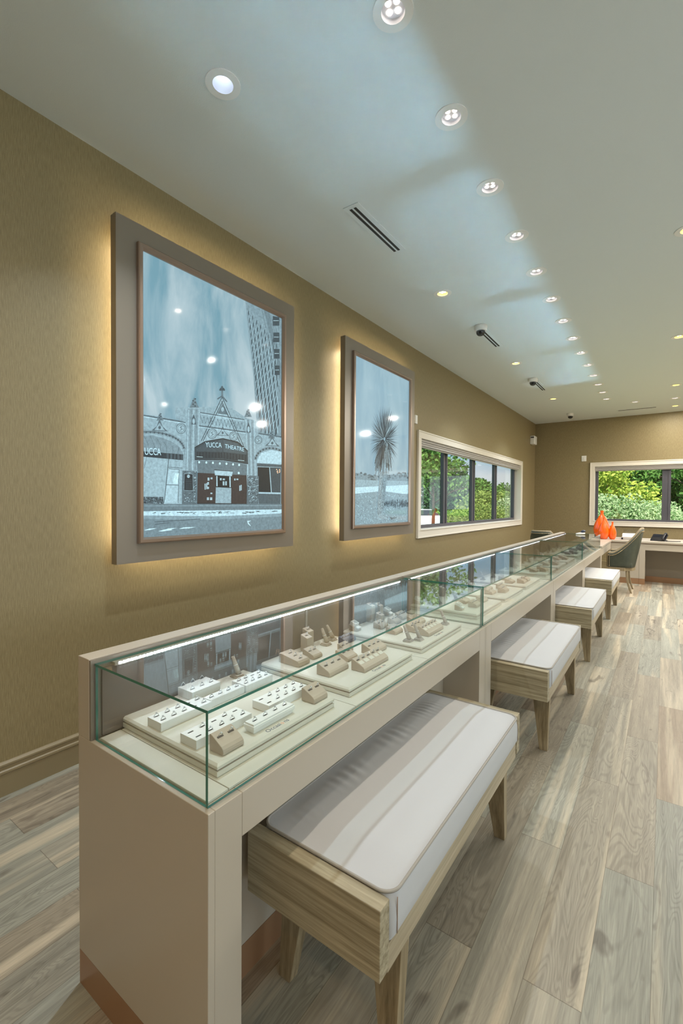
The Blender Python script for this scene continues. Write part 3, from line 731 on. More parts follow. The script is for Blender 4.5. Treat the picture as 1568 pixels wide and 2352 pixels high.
# ------------------------------------------------------------------ showcases
L_ = 1.83; Y1 = .613
XB, XF, XG, XH = 1.163, 1.7343, 1.7173, 1.236
ZC, ZG = .7197, .9331
case_lab = ['nearest taupe jewellery showcase with glass top, beside the first long bench',
            'second jewellery showcase from the camera, joined behind the nearest one',
            'third jewellery showcase from the camera, behind the second bench',
            'farthest jewellery showcase, ending at the desk with the orange vases']
def showcase(i):
    ys = Y1 + L_*i + (.002 if i else 0); ye = Y1 + L_*(i+1) - .002
    root = empty('jewellery_showcase', ((XB+XF)/2, (ys+ye)/2, 0), case_lab[i], 'display case', 'row of glass topped showcases')
    xi = 1.535
    # front frame with knee opening: two stiles, a rail, a top, and the cabinet behind
    b = MB(); b.box(XB, XF, ys, ys+.018, .1, ZC); b.box(xi, XF, ys+.018, ys+.095, .1, ZC); b.build('end_panel', M_case, root, bevel=.0015)
    b = MB(); b.box(XB, XF, ye-.018, ye, .1, ZC); b.box(xi, XF, ye-.095, ye-.018, .1, ZC); b.build('end_panel', M_case, root, bevel=.0015)
    b = MB(); b.box(XB, xi, ys+.0185, ye-.0185, .1, ZC-.019); b.build('cabinet_body', M_case, root)
    b = MB(); b.box(xi+.0005, XF, ys+.0955, ye-.0955, .617, ZC); b.build('top_rail', M_case, root, bevel=.0015)
    b = MB(); b.box(XB, xi+.0004, ys+.0185, ye-.0185, ZC-.0185, ZC); b.build('deck', M_case, root)
    b = MB(); b.box(XB, XF-.001, ys+.001, ys+.095, 0, .0985); b.box(XB, XF-.001, ye-.095, ye-.001, 0, .0985); b.box(XB, xi, ys+.0955, ye-.0955, 0, .0985); b.build('kickplate', M_cop, root)
    # hood that carries the light
    b = MB(); b.box(XB, XH-.012, ys, ye, ZC+.0005, .9455); b.build('hood', M_case, root, bevel=.0015)
    b = MB(); b.box(XH-.0115, XH-.004, ys+.001, ye-.001, ZC+.0005, .943); b.build('hood_facing', M_frame, root)
    b = MB(); b.box(XH-.0035, XH+.002, ys+.03, ye-.03, ZC+.006, .915)
    b.build('rear_sliding_door', M_door, root)
    b = MB(); b.box(XH-.0035, XH+.006, (ys+ye)/2-.006, (ys+ye)/2+.006, ZC+.006, .915); b.build('door_stile', M_alu, root)
    g0, g1 = ys + (.012 if i == 0 else .006), ye - .013
    t = .0065
    def gbox(name, x0, x1, y0, y1, z0, z1, thin):
        mats = {'z': [0,0,1,1,1,1], 'x': [1,1,1,0,1,0], 'y': [1,1,0,1,0,1]}[thin]
        b = MB(); b.box(x0, x1, y0, y1, z0, z1, mats=mats); b.build(name, [M_glass, M_gedge], root)
    gbox('glass_top', XH-.003, XG, g0, g1, ZG-t, ZG, 'z')
    gbox('front_glass', XG-t, XG, g0, g1, ZC+.0005, ZG-t-.0003, 'x')
    gbox('end_glass', XH+.001, XG-t-.0003, g0, g0+t, ZC+.0005, ZG-t-.0003, 'y')
    gbox('end_glass', XH+.001, XG-t-.0003, g1-t, g1, ZC+.0005, ZG-t-.0003, 'y')
    b = MB(); b.box(XH-.0035, XH+.012, ys+.06, ye-.06, .9165, ZG-t-.0008); b.build('light_channel', M_case, root)
    b = MB(); b.box(XH+.0125, XH+.0155, ys+.07, ye-.07, .9205, .9238); b.build('led_tape', M_led, root)
    # cream deck pads
    cuts = [(g0+.008, ys+.0785), (ys+.081, ys+.604), (ys+.6065, ys+1.1545), (ys+1.157, ys+1.72), (ys+1.7225, g1-.008)]
    for a, c in cuts:
        b = MB(); b.box(1.245, 1.706, a, c, ZC+.0005, ZC+.0065); b.build('deck_pad', [M_pads], root, bevel=.0012)
    return root
for i in range(4): showcase(i)
# added lamps imitating the downlights' reflection off the glass lids onto the ceiling
def ceiling_band_lamps(i):
    for (sx, ang, sprd) in ((1.25, -7.0, 9), (1.25, -2.4, 9), (1.25, 2.4, 9), (1.25, 7.2, 9), (1.25, 11.2, 9)):
        l = bpy.data.lights.new('showcase_strip_light', 'AREA'); l.shape = 'RECTANGLE'; l.size = .012; l.size_y = 1.66
        l.energy = UP_E; l.color = (.42, .76, 1.0); l.spread = math.radians(sprd)
        o = bpy.data.objects.new('showcase_strip_light', l); col.objects.link(o)
        o.location = (sx, Y1 + L_*(i+.5), .9095); o.rotation_euler = (PI, math.radians(-ang), 0)
UP_E = .62
for i in range(4): ceiling_band_lamps(i)

# ------------------------------------------------------------------ display boards
ZR0 = ZC + .007
ZT = .757
ordc = ['nearest', 'second', 'third', 'farthest']; ordb = ['first', 'second', 'third']
M_text = mat('grey_print', srgb(92,96,112), .6); M_texto = mat('orange_print', srgb(240,176,146), .6)
BOARD = [(.702, 1.170), (1.257, 1.724), (1.813, 2.290)]
def board(x0, x1, y0, y1, label, write):
    root = empty('display_board', ((x0+x1)/2, (y0+y1)/2, ZR0), label, 'display board', 'cream stepped display boards in the showcases')
    b = MB(); b.box(x0, x1, y0, y1, ZR0+.0004, ZR0+.0135); b.build('board_base', M_pads, root, bevel=.0012)
    b = MB(); b.box(x0+.004, x1-.004, y0+.004, y1-.004, ZR0+.0137, ZR0+.0175); b.build('groove', M_edge, root)
    z0, z1 = ZR0+.0177, ZT; e = .006
    b = MB(); rs = [[(x0+a,y0+a,z),(x1-a,y0+a,z),(x1-a,y1-a,z),(x0+a,y1-a,z)] for a, z in ((0,z0),(0,z1-.005),(e,z1))]
    b.rings(rs, 0, False); b.build('board_top', M_pads, root, bevel=.001)
    if write:
        sz = .0205; cx = (y0+y1)/2 - .052 + (.0)
        org = (x1-.013, cx, ZT+.0003)
        o, w = text_mesh('lettering', 'Occasi', sz, org, (0,1,0), (-1,0,0), M_text, root, extr=.00015)
        o2, w2 = text_mesh('orange_letter', 'o', sz, (x1-.013, cx + w + .002, ZT+.0003), (0,1,0), (-1,0,0), M_texto, root, extr=.00015)
        o2['label'] = 'orange letter'
        text_mesh('lettering', 'ns', sz, (x1-.013, cx + w + w2 + .005, ZT+.0003), (0,1,0), (-1,0,0), M_text, root, extr=.00015)
for i in range(4):
    for k, (a, c) in enumerate(BOARD):
        if i == 3 and k == 2: continue
        board(1.222, 1.655, a + L_*i, c + L_*i, '%s cream stepped display board in the %s showcase' % (ordb[k], ordc[i]), i == 0)

# rings
def make_ring(stone):
    b = MB(); n, m = 18, 6; r, t = .0070, .0008; rs = []
    for k in range(n):
        a = 2*PI*k/n; rs.append([((t*1.2*math.cos(2*PI*q/m)), (r + t*math.sin(2*PI*q/m))*math.cos(a), (r + t*math.sin(2*PI*q/m))*math.sin(a)) for q in range(m)])
    b.rings(rs, 0, True, False, True)
    c = (0,0,r+.0012); s_ = .0032
    b.lathe([(.0004,-.0022),(s_*.75,.0),(s_*.7,.0012),(.0018,.0021),(.0003,.0022)], c=c, n=8, mi=1, smooth=False)
    for k in range(4):
        a = PI/4 + k*PI/2; b.cyl((.0012*math.cos(a), .0012*math.sin(a), c[2]-.002), (.0028*math.cos(a), .0028*math.sin(a), c[2]+.0016), .0005, n=4)
    o = b.build('ring', [M_silver, stone]); o['category'] = 'ring'; return o
P_ring = make_ring(M_stone); P_ringb = make_ring(M_blue)
def ring(x, y, z, label, group, tilt=0, blue=False, rz=0):
    wl = label.split()
    while len(wl) > 16 and ('the' in wl or 'a' in wl):
        wl.pop(len(wl) - 1 - wl[::-1].index('the') if 'the' in wl else wl.index('a'))
    label = ' '.join(wl)
    p = P_ringb if blue else P_ring
    o = place(p, USED, (x, y, z), label, 0, group); o.rotation_euler = (0, tilt, rz); 
    return o
def tray(x0, y0, w, l, h, nx, ny, label, rlabel, skip=(), m=None, z=ZT+.0005, raised=False):
    """slotted ring tray; slots are real recesses, long side along y"""
    root = empty('ring_tray', (x0+w/2, y0+l/2, z), label, 'ring tray')
    sw, sl, dp = .0052, .0165, .006
    b = MB(); z1 = z + h
    if raised:
        e = .006
        b.rings([[(x0+a,y0+a,zz),(x0+w-a,y0+a,zz),(x0+w-a,y0+l-a,zz),(x0+a,y0+l-a,zz)] for a, zz in ((e,z),(0,z+h*.55),(0,z+h*.8),(.003,z+h*.82))], 0, False)
        x0 += .003; w -= .006; y0 += .003; l -= .006; zb = z+h*.8; b.face([(x0,y0,zb)]*0 or [(x0,y0,zb),(x0+w,y0,zb),(x0+w,y0,z1),(x0,y0,z1)])
        b.face([(x0,y0+l,zb),(x0,y0+l,z1),(x0+w,y0+l,z1),(x0+w,y0+l,zb)]); b.face([(x0,y0,zb),(x0,y0,z1),(x0,y0+l,z1),(x0,y0+l,zb)]); b.face([(x0+w,y0,zb),(x0+w,y0+l,zb),(x0+w,y0+l,z1),(x0+w,y0,z1)])
    else:
        b.face([(x0,y0,z),(x0,y0+l,z),(x0+w,y0+l,z),(x0+w,y0,z)])
        for q in ([(x0,y0),(x0+w,y0)],[(x0+w,y0),(x0+w,y0+l)],[(x0+w,y0+l),(x0,y0+l)],[(x0,y0+l),(x0,y0)]):
            b.face([(q[0][0],q[0][1],z),(q[1][0],q[1][1],z),(q[1][0],q[1][1],z1),(q[0][0],q[0][1],z1)])
    cw, cl = w/nx, l/ny; cells = []
    for a in range(nx):
        for c in range(ny):
            X0, X3 = x0 + a*cw, x0 + (a+1)*cw; Q0, Q3 = y0 + c*cl, y0 + (c+1)*cl
            mx, my = (X0+X3)/2, (Q0+Q3)/2; X1_, X2 = mx-sw/2, mx+sw/2; Q1, Q2 = my-sl/2, my+sl/2
            b.face([(X0,Q0,z1),(X3,Q0,z1),(X2,Q1,z1),(X1_,Q1,z1)]); b.face([(X3,Q0,z1),(X3,Q3,z1),(X2,Q2,z1),(X2,Q1,z1)])
            b.face([(X3,Q3,z1),(X0,Q3,z1),(X1_,Q2,z1),(X2,Q2,z1)]); b.face([(X0,Q3,z1),(X0,Q0,z1),(X1_,Q1,z1),(X1_,Q2,z1)])
            zb = z1-dp
            for p, q in (((X1_,Q1),(X2,Q1)),((X2,Q1),(X2,Q2)),((X2,Q2),(X1_,Q2)),((X1_,Q2),(X1_,Q1))):
                b.face([(p[0],p[1],z1),(q[0],q[1],z1),(q[0],q[1],zb),(p[0],p[1],zb)], 1)
            b.face([(X1_,Q1,zb),(X2,Q1,zb),(X2,Q2,zb),(X1_,Q2,zb)], 1)
            cells.append((mx, my))
    b.build('tray_body', [m or M_wtray, M_slotg], root, fix=False)
    for k, (mx, my) in enumerate(cells):
        if k in skip: continue
        ring(mx, my, z1+.0012, rlabel, 'rings in the trays', tilt=R.uniform(-.12,.12), rz=R.uniform(-.08,.08))
    return root
M_slotg = mat('slot_lining', srgb(128,130,134), .7)  # grey darkens the recesses, standing in for the shade inside them
def wedge(x0, y0, w, l, hb, hf, n, label, rlabel=None, along='y', m=None, blue=(), cards=False, name='ring_wedge', z=ZT+.0005, pos=.42):
    """leatherette block, tall at the back (low x) and sloping to a rounded front"""
    root = empty(name, (x0+w/2, y0+l/2, z), label, 'ring block')
    r_ = min(.010, hf*.5)
    fl = w*.16
    prof = [(x0, z), (x0, z+hb-.003), (x0+.001, z+hb-.0008), (x0+.004, z+hb), (x0+fl, z+hb-.001)]
    sx, sz = x0+w-r_*.6, z+hf
    prof += [(sx-.002, sz+.0015), (x0+w-r_*.18, z+hf-r_*.5), (x0+w, z+hf-r_*1.1)]
    prof += [(x0+w, z+.003), (x0+w-.002, z)]
    b = MB(); b.prism_y(prof, y0, y0+l); b.build('block', m or M_taupe, root, bevel=.0014)
    b = MB(); b.prism_y([(p[0], p[1]) for p in prof], y0-.0008, y0-.0001)
    def surf(t): return x0+fl + (sx-.002-x0-fl)*t, z+hb-.001 + (sz+.0015-z-hb+.001)*t
    tilt = math.atan2(hb-hf, w*.8)
    for k in range(n):
        if along == 'y': px, pz = surf(pos); py = y0 + l*(k+.5)/n
        else: px, pz = surf((k+.5)/n); py = y0 + l*.5
        ring(px, py, pz+.0030, rlabel or 'ring in ' + label, 'rings in the sloped blocks', tilt=tilt, blue=k in blue)
        b = MB(); M_ = Matrix.Translation((px, py, pz)) @ Matrix.Rotation(tilt, 4, 'Y'); b.box(-.0028, .0028, -.0095, .0095, -.0005, .00035); b.xf(M_); b.build('slot', M_slotd, root)
        if cards:
            px2, pz2 = surf(pos+.34); b = MB(); M_ = Matrix.Translation((px2, py, pz2)) @ Matrix.Rotation(tilt, 4, 'Y'); b.box(-.008, .008, -l/n*.38, l/n*.38, -.0004, .0008); b.xf(M_); b.build('card', M_pads, root)
    return root
M_slotd = mat('dark_slot_lining', srgb(86,76,68), .8)  # flat dark strip marking each ring slot, no recess behind it
def post(x0, y0, w, l, h, label, m=None):
    root = empty('ring_post', (x0+w/2, y0+l/2, ZT+.0005), label, 'ring post')
    z = ZT+.0005; b = MB(); dz = .012
    b.rings([[(x0,y0,z),(x0+w,y0,z),(x0+w,y0+l,z),(x0,y0+l,z)],[(x0,y0,z+h),(x0+w,y0,z+h-dz),(x0+w,y0+l,z+h-dz),(x0,y0+l,z+h)]], 0, False)
    b.build('column', m or M_taupe, root, bevel=.0022)
    tl = math.atan2(dz, w); M_ = Matrix.Translation((x0+w/2, y0+l/2, z+h-dz/2+.0002)) @ Matrix.Rotation(tl, 4, 'Y')
    b = MB(); b.box(-.003, .003, -.0095, .0095, 0, .0004); b.xf(M_); b.build('slot', M_slotd, root)
    ring(x0+w/2, y0+l/2, z+h-dz/2+.004, 'ring on ' + label, 'rings on the posts', tilt=tl)
    return root
def cone(x, y, label, m=None, h=.066, rz=0):
    m = m or M_taupe
    root = empty('ring_cone', (x, y, ZT+.0005), label, 'ring cone'); z = ZT+.0005
    b = MB()
    for k, s in enumerate((.019, .016)):
        b.box(x-s, x+s, y-s, y+s, z+.0052*k, z+.0052*k+.0048)
    b.build('cone_base', m, root, bevel=.0008)
    p0 = Vector((x+.004, y+.003, z+.0101)); d = Vector((-.42*math.cos(rz), -.42*math.sin(rz)-.1, 1)).normalized(); p1 = p0 + d*h
    b = MB(); rs = []; a = d.orthogonal().normalized(); c = d.cross(a)
    for t, r_ in ((0,.0098),(.35,.0088),(.7,.007),(.93,.0062),(.985,.005),(1,.002)):
        rs.append([p0 + d*h*t + (a*math.cos(2*PI*k/16) + c*math.sin(2*PI*k/16))*r_ for k in range(16)])
    b.rings(rs); b.build('finger', m, root)
    o = ring(0,0,0, 'ring on ' + label, 'rings on the cones'); q_ = Vector((1,0,0)).rotation_difference(d)
    o.rotation_euler = q_.to_euler(); o.location = p0 + d*h*.5; o.scale = (1.15,1.15,1.15)
    return root
def ringbox(x0, y0, label, w=.046, l=.042):
    z = ZT+.0005
    root = empty('ring_box', (x0+w/2, y0+l/2, z), label, 'ring box')
    b = MB(); b.prism_y([(x0,z),(x0,z+.03),(x0+w*.72,z+.018),(x0+w,z+.006),(x0+w,z)], y0, y0+l); b.build('box_stand', M_taupe, root, bevel=.001)
    M_ = Matrix.Translation((x0+w*.36, y0+l/2, z+.0255)) @ Matrix.Rotation(math.atan2(.012, w*.72), 4, 'Y')
    b = MB(); a, c, h = .0155, l*.42, .016; t = .0035
    b.box(-a, a, -c, -c+t, 0, h); b.box(-a, a, c-t, c, 0, h); b.box(-a, -a+t, -c+t, c-t, 0, h); b.box(a-t, a, -c+t, c-t, 0, h); b.box(-a+t, a-t, -c+t, c-t, 0, h*.45); b.xf(M_)
    b.build('white_box', M_wtray, root, bevel=.0008)
    M2 = Matrix.Translation((x0+w*.86, y0+l/2, z+.0135)) @ Matrix.Rotation(.35, 4, 'Y')
    b = MB(); b.box(-.009, .009, -l*.36, l*.36, 0, .007); b.xf(M2); b.build('white_lid', M_wtray, root, bevel=.0008)
    ring(x0+w*.36, y0+l/2, z+.037, 'ring in ' + label, 'rings in the white boxes', tilt=.3)
    return root

# --- nearest showcase, first board: white trays
tray(1.343, .715, .064, .170, .023, 2, 5, 'white ring tray with ten slots, left of the nearest corner on the first board', 'silver ring in the white tray nearest the left end of the first board', skip=(3, 8))
tray(1.493, .715, .066, .188, .023, 2, 5, 'white ring tray with ten slots behind the nearest tan ring block', 'silver ring in the white tray behind the nearest tan block', skip=(0, 2, 4, 5))
tray(1.215, .885, .098, .110, .026, 2, 3, 'squarish white tray of six rings at the back of the first board', 'silver ring in the squarish six slot white tray')
tray(1.362, .888, .036, .135, .023, 1, 4, 'narrow white tray with one row of four rings in the middle of the first board', 'silver ring in the narrow white single row tray in the middle', m=None)
tray(1.332, 1.028, .070, .122, .023, 2, 4, 'white eight slot ring tray at the far back of the first board', 'silver ring in the white eight slot tray at the far back', skip=(2,))
tray(1.497, .965, .070, .185, .023, 2, 5, 'white ring tray with ten slots left of the far tan ring block', 'silver ring in the white tray beside the far tan block', skip=(0, 5))
tray(1.583, .850, .040, .166, .026, 1, 4, 'narrow raised white tray with four rings above the Occasions lettering', 'silver ring in the narrow raised white tray above the lettering', raised=True)
wedge(1.584, .735, .053, .068, .041, .019, 2, 'tan two ring block at the nearest corner of the first board', pos=.35)
wedge(1.584, 1.092, .053, .068, .041, .019, 2, 'tan two ring block at the far front corner of the first board', pos=.35)
cone(1.272, 1.105, 'tilted tan ring cone at the back of the first board')
# second board
wedge(1.288, 1.303, .104, .066, .036, .020, 3, 'low tan block with three rings at the left of the second board', along='x')
post(1.272, 1.452, .036, .036, .072, 'tall tan square ring post in front of the other post on the second board')
post(1.240, 1.500, .036, .036, .082, 'tall tan square ring post partly hidden behind another on the second board')
cone(1.305, 1.585, 'tilted tan ring cone right of the two tall posts'); cone(1.285, 1.655, 'tilted ring cone farthest back on the second board', rz=.5)
wedge(1.325, 1.402, .060, .056, .034, .016, 2, 'small tan two ring block in front of the tall posts')
wedge(1.485, 1.293, .060, .120, .040, .019, 3, 'tan three ring block at the near front of the second board')
wedge(1.562, 1.404, .060, .177, .041, .019, 5, 'long tan block with five rings and price cards on the second board', cards=True, pos=.22)
wedge(1.445, 1.462, .064, .068, .036, .016, 2, 'tan two ring block with a blue stone in the middle of the second board', blue=(0,))
wedge(1.488, 1.588, .060, .108, .038, .018, 3, 'tan three ring block behind the long five ring block')
wedge(1.335, 1.665-.03, .040, .085, .03, .02, 4, 'slate coloured ring block at the back of the second board', m=M_slate)
wedge(1.395, 1.545, .045, .056, .032, .016, 2, 'small tan two ring block left of the middle on the second board')
# third board
ringbox(1.255, 1.835, 'white open ring box on a tan stand, nearest on the third board'); ringbox(1.240, 2.185, 'white open ring box on a tan stand, farther on the third board')
post(1.238, 2.020, .036, .034, .098, 'tallest tan ring post on the third board'); post(1.240, 2.105, .034, .034, .084, 'second tall tan ring post on the third board, right of the tallest'); post(1.285, 2.040, .034, .034, .052, 'short tan ring post in front of the two tall ones on the third board')
cone(1.572, 1.850, 'shiny grey ring cone at the near front of the third board', M_cone := mat('pearl_grey_leatherette', srgb(176,170,164), .22)); cone(1.602, 1.895, 'shiny grey ring cone touching the nearest one on the third board', M_cone); cone(1.592, 2.222, 'shiny grey ring cone at the far front corner of the third board', M_cone)
wedge(1.425, 1.900, .056, .075, .032, .016, 2, 'tan two ring block behind the pair of grey cones')
wedge(1.487, 1.985, .058, .108, .038, .018, 3, 'tan block with three blue stone rings on the third board', blue=(0,1,2))
wedge(1.560, 1.968, .060, .172, .041, .019, 5, 'long tan block with five rings and price cards on the third board', cards=True, pos=.22)
wedge(1.430, 2.112, .064, .090, .038, .018, 3, 'tan three ring block right of the blue stone rings')
wedge(1.330, 2.165, .052, .075, .034, .016, 3, 'tan three ring block near the back of the third board'); wedge(1.33, 1.94, .05, .07, .032, .016, 2, 'tan two ring block in front of the tall posts on the third board'); wedge(1.345, 2.06, .05, .06, .032, .016, 2, 'tan two ring block right of the short post on the third board')
# --- second showcase
c2 = 'in the second showcase'
ringbox(1.245, 2.560, 'white open ring box at the near back corner ' + c2)
ringbox(1.510, 2.562, 'white open ring box near the front on the first board ' + c2)
cone(1.338, 2.612, 'shiny grey ring cone, left of the pair ' + c2, M_cone); cone(1.368, 2.660, 'shiny grey ring cone, right of the pair ' + c2, M_cone); cone(1.425, 2.80, 'shiny grey ring cone alone behind the blocks on the first board ' + c2, M_cone)
wedge(1.548, 2.685, .054, .085, .036, .020, 3, 'tan three ring block at the front of the first board ' + c2); wedge(1.456, 2.745, .056, .085, .034, .020, 2, 'tan block with two rings behind the front one, first board ' + c2, m=M_slate if False else None)
wedge(1.535, 2.86, .054, .08, .034, .018, 2, 'tan two ring block at the far front of the first board ' + c2)
post(1.262, 2.690, .034, .034, .098, 'tallest tan ring post on the first board ' + c2); post(1.262, 2.790, .034, .034, .080, 'second tan ring post on the first board ' + c2); post(1.275, 2.88, .034, .034, .066, 'third tan ring post on the first board ' + c2)
wedge(1.498, 3.145, .056, .090, .034, .016, 2, 'tan two ring block at the near front of the second board ' + c2); wedge(1.556, 3.255, .056, .090, .038, .022, 3, 'tan three ring block at the front middle of the second board ' + c2)
wedge(1.440, 3.270, .056, .080, .034, .018, 2, 'tan two ring block in the middle of the second board ' + c2); wedge(1.500, 3.400, .056, .080, .034, .018, 3, 'tan three ring block at the far middle of the second board ' + c2)
post(1.255, 3.190, .034, .034, .090, 'tall tan ring post on the second board ' + c2); cone(1.300, 3.290, 'grey ring cone behind the blocks, second board ' + c2, M_cone); ringbox(1.270, 3.37, 'white open ring box at the back of the second board ' + c2)
wedge(1.485, 3.680, .060, .085, .034, .018, 2, 'tan two ring block at the near front of the third board ' + c2); wedge(1.565, 3.735, .056, .085, .036, .022, 2, 'tan two ring block at the front of the third board ' + c2); wedge(1.565, 3.850, .056, .085, .036, .022, 3, 'tan three ring block at the far front of the third board ' + c2)
wedge(1.400, 3.800, .056, .080, .034, .018, 2, 'tan two ring block in the middle of the third board ' + c2); cone(1.300, 3.72, 'grey ring cone at the back of the third board ' + c2, M_cone); cone(1.330, 3.90, 'grey ring cone at the far back of the third board ' + c2, M_cone)
# --- third and farthest showcases
def spread(i, k, where):
    a, c = BOARD[k]; a += L_*i; dark = (i == 3)
    m = M_slate if dark else None; cn = 'slate' if dark else 'tan'
    tail = ' on the %s board in the %s showcase' % (ordb[k], ordc[i])
    wedge(1.500, a+.055, .060, .095, .034, .018, 2, cn+' two ring block at the near front'+tail, m=m)
    wedge(1.565, a+.165, .058, .100, .038, .022, 3, cn+' three ring block at the front middle'+tail, m=m)
    wedge(1.430, a+.190, .056, .085, .034, .018, 2, cn+' two ring block in the middle'+tail, m=m)
    wedge(1.510, a+.305, .056, .095, .036, .020, 3, cn+' three ring block at the far front'+tail, m=m)
    cone(1.300, a+.08, 'grey ring cone at the near back'+tail, M_cone); cone(1.330, a+.23, 'grey ring cone in the middle back'+tail, M_cone, rz=.6)
    post(1.250, a+.31, .034, .034, .088, cn+' ring post at the back'+tail, m=m)
    if k != 1: ringbox(1.285, a+.37, 'white open ring box at the far back'+tail)
for i in (2, 3):
    for k in range(3):
        if i == 3 and k == 2: continue
        spread(i, k, '')
# watch pillow and bracelet bars in the last bay
yy = BOARD[2][0] + L_*3
root = empty('watch_stand', (1.56, yy+.12, ZR0), 'dark watch stand with a crossing pale bracelet in the farthest showcase', 'watch stand')
b = MB(); b.prism_y([(1.48,ZR0+.0005),(1.48,ZR0+.085),(1.50,ZR0+.09),(1.62,ZR0+.02),(1.62,ZR0+.0005)], yy+.05, yy+.19); b.build('stand', M_slate, root, bevel=.003)
b = MB(); b.tube([(1.50,yy+.06,ZR0+.100),(1.55,yy+.11,ZR0+.072),(1.60,yy+.17,ZR0+.041)], .006, n=6); b.build('bracelet', M_silver, root)

# ------------------------------------------------------------------ benches
def bench():
    root = empty('upholstered_bench', (0,0,0), '', 'bench', 'upholstered benches along the showcases')
    X0_, X1_ = -.21, .21; hl = .59
    for s in (-1, 1):
        b = MB(); y0, y1 = sorted((s*hl, s*(hl-.042))); b.box(X0_, X1_, y0, y1, .318, .482); b.build('end_panel', M_woodx, root, bevel=.002)
    b = MB(); b.box(X1_-.03, X1_-.004, -hl+.0425, hl-.0425, .305, .37); b.build('front_rail', M_woody, root, bevel=.001)
    b = MB(); b.box(X0_+.004, X0_+.03, -hl+.0425, hl-.0425, .305, .37); b.build('rear_rail', M_woody, root, bevel=.001)
    b = MB(); b.box(X0_+.03, X1_-.03, -hl+.0425, hl-.0425, .345, .3745); b.build('seat_board', M_woody, root)
    # legs taper downward and lean out a little
    for sx in (-1, 1):
        for sy in (-1, 1):
            b = MB(); secs = []
            for t, z in ((0, .318 if False else .3445), (1, 0.0)):
                xo = sx*(.196 - .004*t); xi = sx*(.196 - (.098 - .052*t)); yo = sy*(.455 + .028*t); yi = sy*(.455 + .028*t - .045 + .01*t)
                x0, x1 = sorted((xo, xi)); y0, y1 = sorted((yo, yi)); secs.append([(x0,y0,z),(x1,y0,z),(x1,y1,z),(x0,y1,z)])
            b.rings(secs, 0, False); b.build('leg', M_woodz, root, bevel=.0015)
    # cushion: crowned top, rolled front edge
    cx0, cx1, cy = X0_+.006, X1_+.008, hl-.0435
    def outline(ins, z, crown=0, n=9, rc=.04):
        pts = []; a0, a1, c0, c1 = cx0+ins, cx1-ins, -cy+ins*.3, cy-ins*.3
        for (ccx, ccy, st) in ((a1-rc, c1-rc, 0), (a0+rc, c1-rc, 1), (a0+rc, c0+rc, 2), (a1-rc, c0+rc, 3)):
            for k in range(n):
                a = (st + k/(n-1))*PI/2; pts.append((ccx + rc*math.cos(a), ccy + rc*math.sin(a), z))
        return pts
    b = MB(); S = [(.010,.3755,.012),(.002,.388,.016),(.0,.42,.022),(.0,.455,.03),(.003,.478,.038),(.006,.486,.042)]
    rs = [outline(i_, z, rc=rc) for i_, z, rc in S]
    b.rings(rs, 0, True, cap=False)
    # top surface grid with soft crown and puckers on the inner side
    top = []; NX, NY = 26, 260; 
    import mathutils
    out = outline(.006, .486, rc=.042)
    def inside_clamp(x, y):
        a0, a1, c0, c1 = cx0+.006, cx1-.006, -cy+.0018, cy-.0018; rc = .042
        px = min(max(x, a0+rc), a1-rc); py = min(max(y, c0+rc), c1-rc); dx, dy = x-px, y-py; d = math.hypot(dx, dy)
        if d > rc: x, y = px+dx/d*rc, py+dy/d*rc
        return x, y
    base = len(b.v)
    for jx in range(NX+1):
        for jy in range(NY+1):
            u, v = jx/NX, jy/NY
            x = cx0+.006 + (cx1-cx0-.012)*u; y = -cy+.0018 + (2*cy-.0036)*v
            x, y = inside_clamp(x, y)
            e = min(1, min(u, 1-u)*5)*min(1, min(v, 1-v)*9); e = e*e*(3-2*e)
            pk = .0026*math.exp(-((u-.15)/.12)**2)*math.sin(v*190 + 9*math.sin(v*7) + u*14)*(.5+.5*math.sin(v*23+1))*min(1, v*6)*min(1, (1-v)*6)
            z = .4858 + .0085*e + pk*e + .0012*math.sin(v*9)*e
            b.v.append((x, y, z))
    for jx in range(NX):
        for jy in range(NY):
            a = base + jx*(NY+1) + jy; b.f.append((a, a+NY+1, a+NY+2, a+1)); b.m.append(0); b.sm.append(True); b.c.append(None)
    cu = b.build('cushion', M_seat, root, fix=False)
    b = MB(); p = outline(.003, .4855, rc=.04); b.tube(p, .0042, n=6, closed=True); b.build('piping', M_pipe, cu)
    for q_ in (-cy+.02, cy-.02):
        b = MB(); b.tube([(cx1+.0005, q_, z) for z in (.39,.42,.45,.475)], .0012, n=5); b.build('corner_seam', M_edge, cu)
    return root
P_bench = bench()
for k, (y, t) in enumerate([(1.445, 'largest bench, pale grey seat in a weathered oak frame, nearest the camera'),
                            (3.205, 'second pale grey bench from the camera, tucked under the second showcase'),
                            (4.985, 'third pale grey bench from the camera, between the second and the farthest'),
                            (6.80, 'farthest pale grey bench, next to the dark green leather chair')]):
    place(P_bench, USED, (1.805, y, 0), t)

# ------------------------------------------------------------------ desk at the corner
root = empty('corner_desk', (2.6, 9.9, 0), 'taupe corner desk with a thick pale top under the back window', 'desk')
ye = Y1 + 4*L_ + .002; YD = 9.47
b = MB()
tp = [(1.20, ye), (1.742, ye), (1.742, 9.452), (4.6, 9.452), (4.6, 10.42), (1.20, 10.42)]
b.rings([[(x,y,.722) for x,y in tp], [(x,y,.752) for x,y in tp]], 0, False); b.build('desk_top', M_case, root, bevel=.002)
b = MB(); b.box(1.715, XF-.002, ye+.002, 9.50, .6, .7095); b.box(1.715, XF-.002, ye+.002, ye+.07, .1, .5995); b.box(1.715, XF-.002, 9.40, YD-.001, .1, .5995); b.build('side_frame', M_case, root, bevel=.001)
b = MB(); b.box(1.22, XF-.03, ye+.002, ye+.02, .0, .7095); b.box(1.22, 1.24, ye+.02, 10.4, 0, .7095); b.build('side_panel', M_case, root)
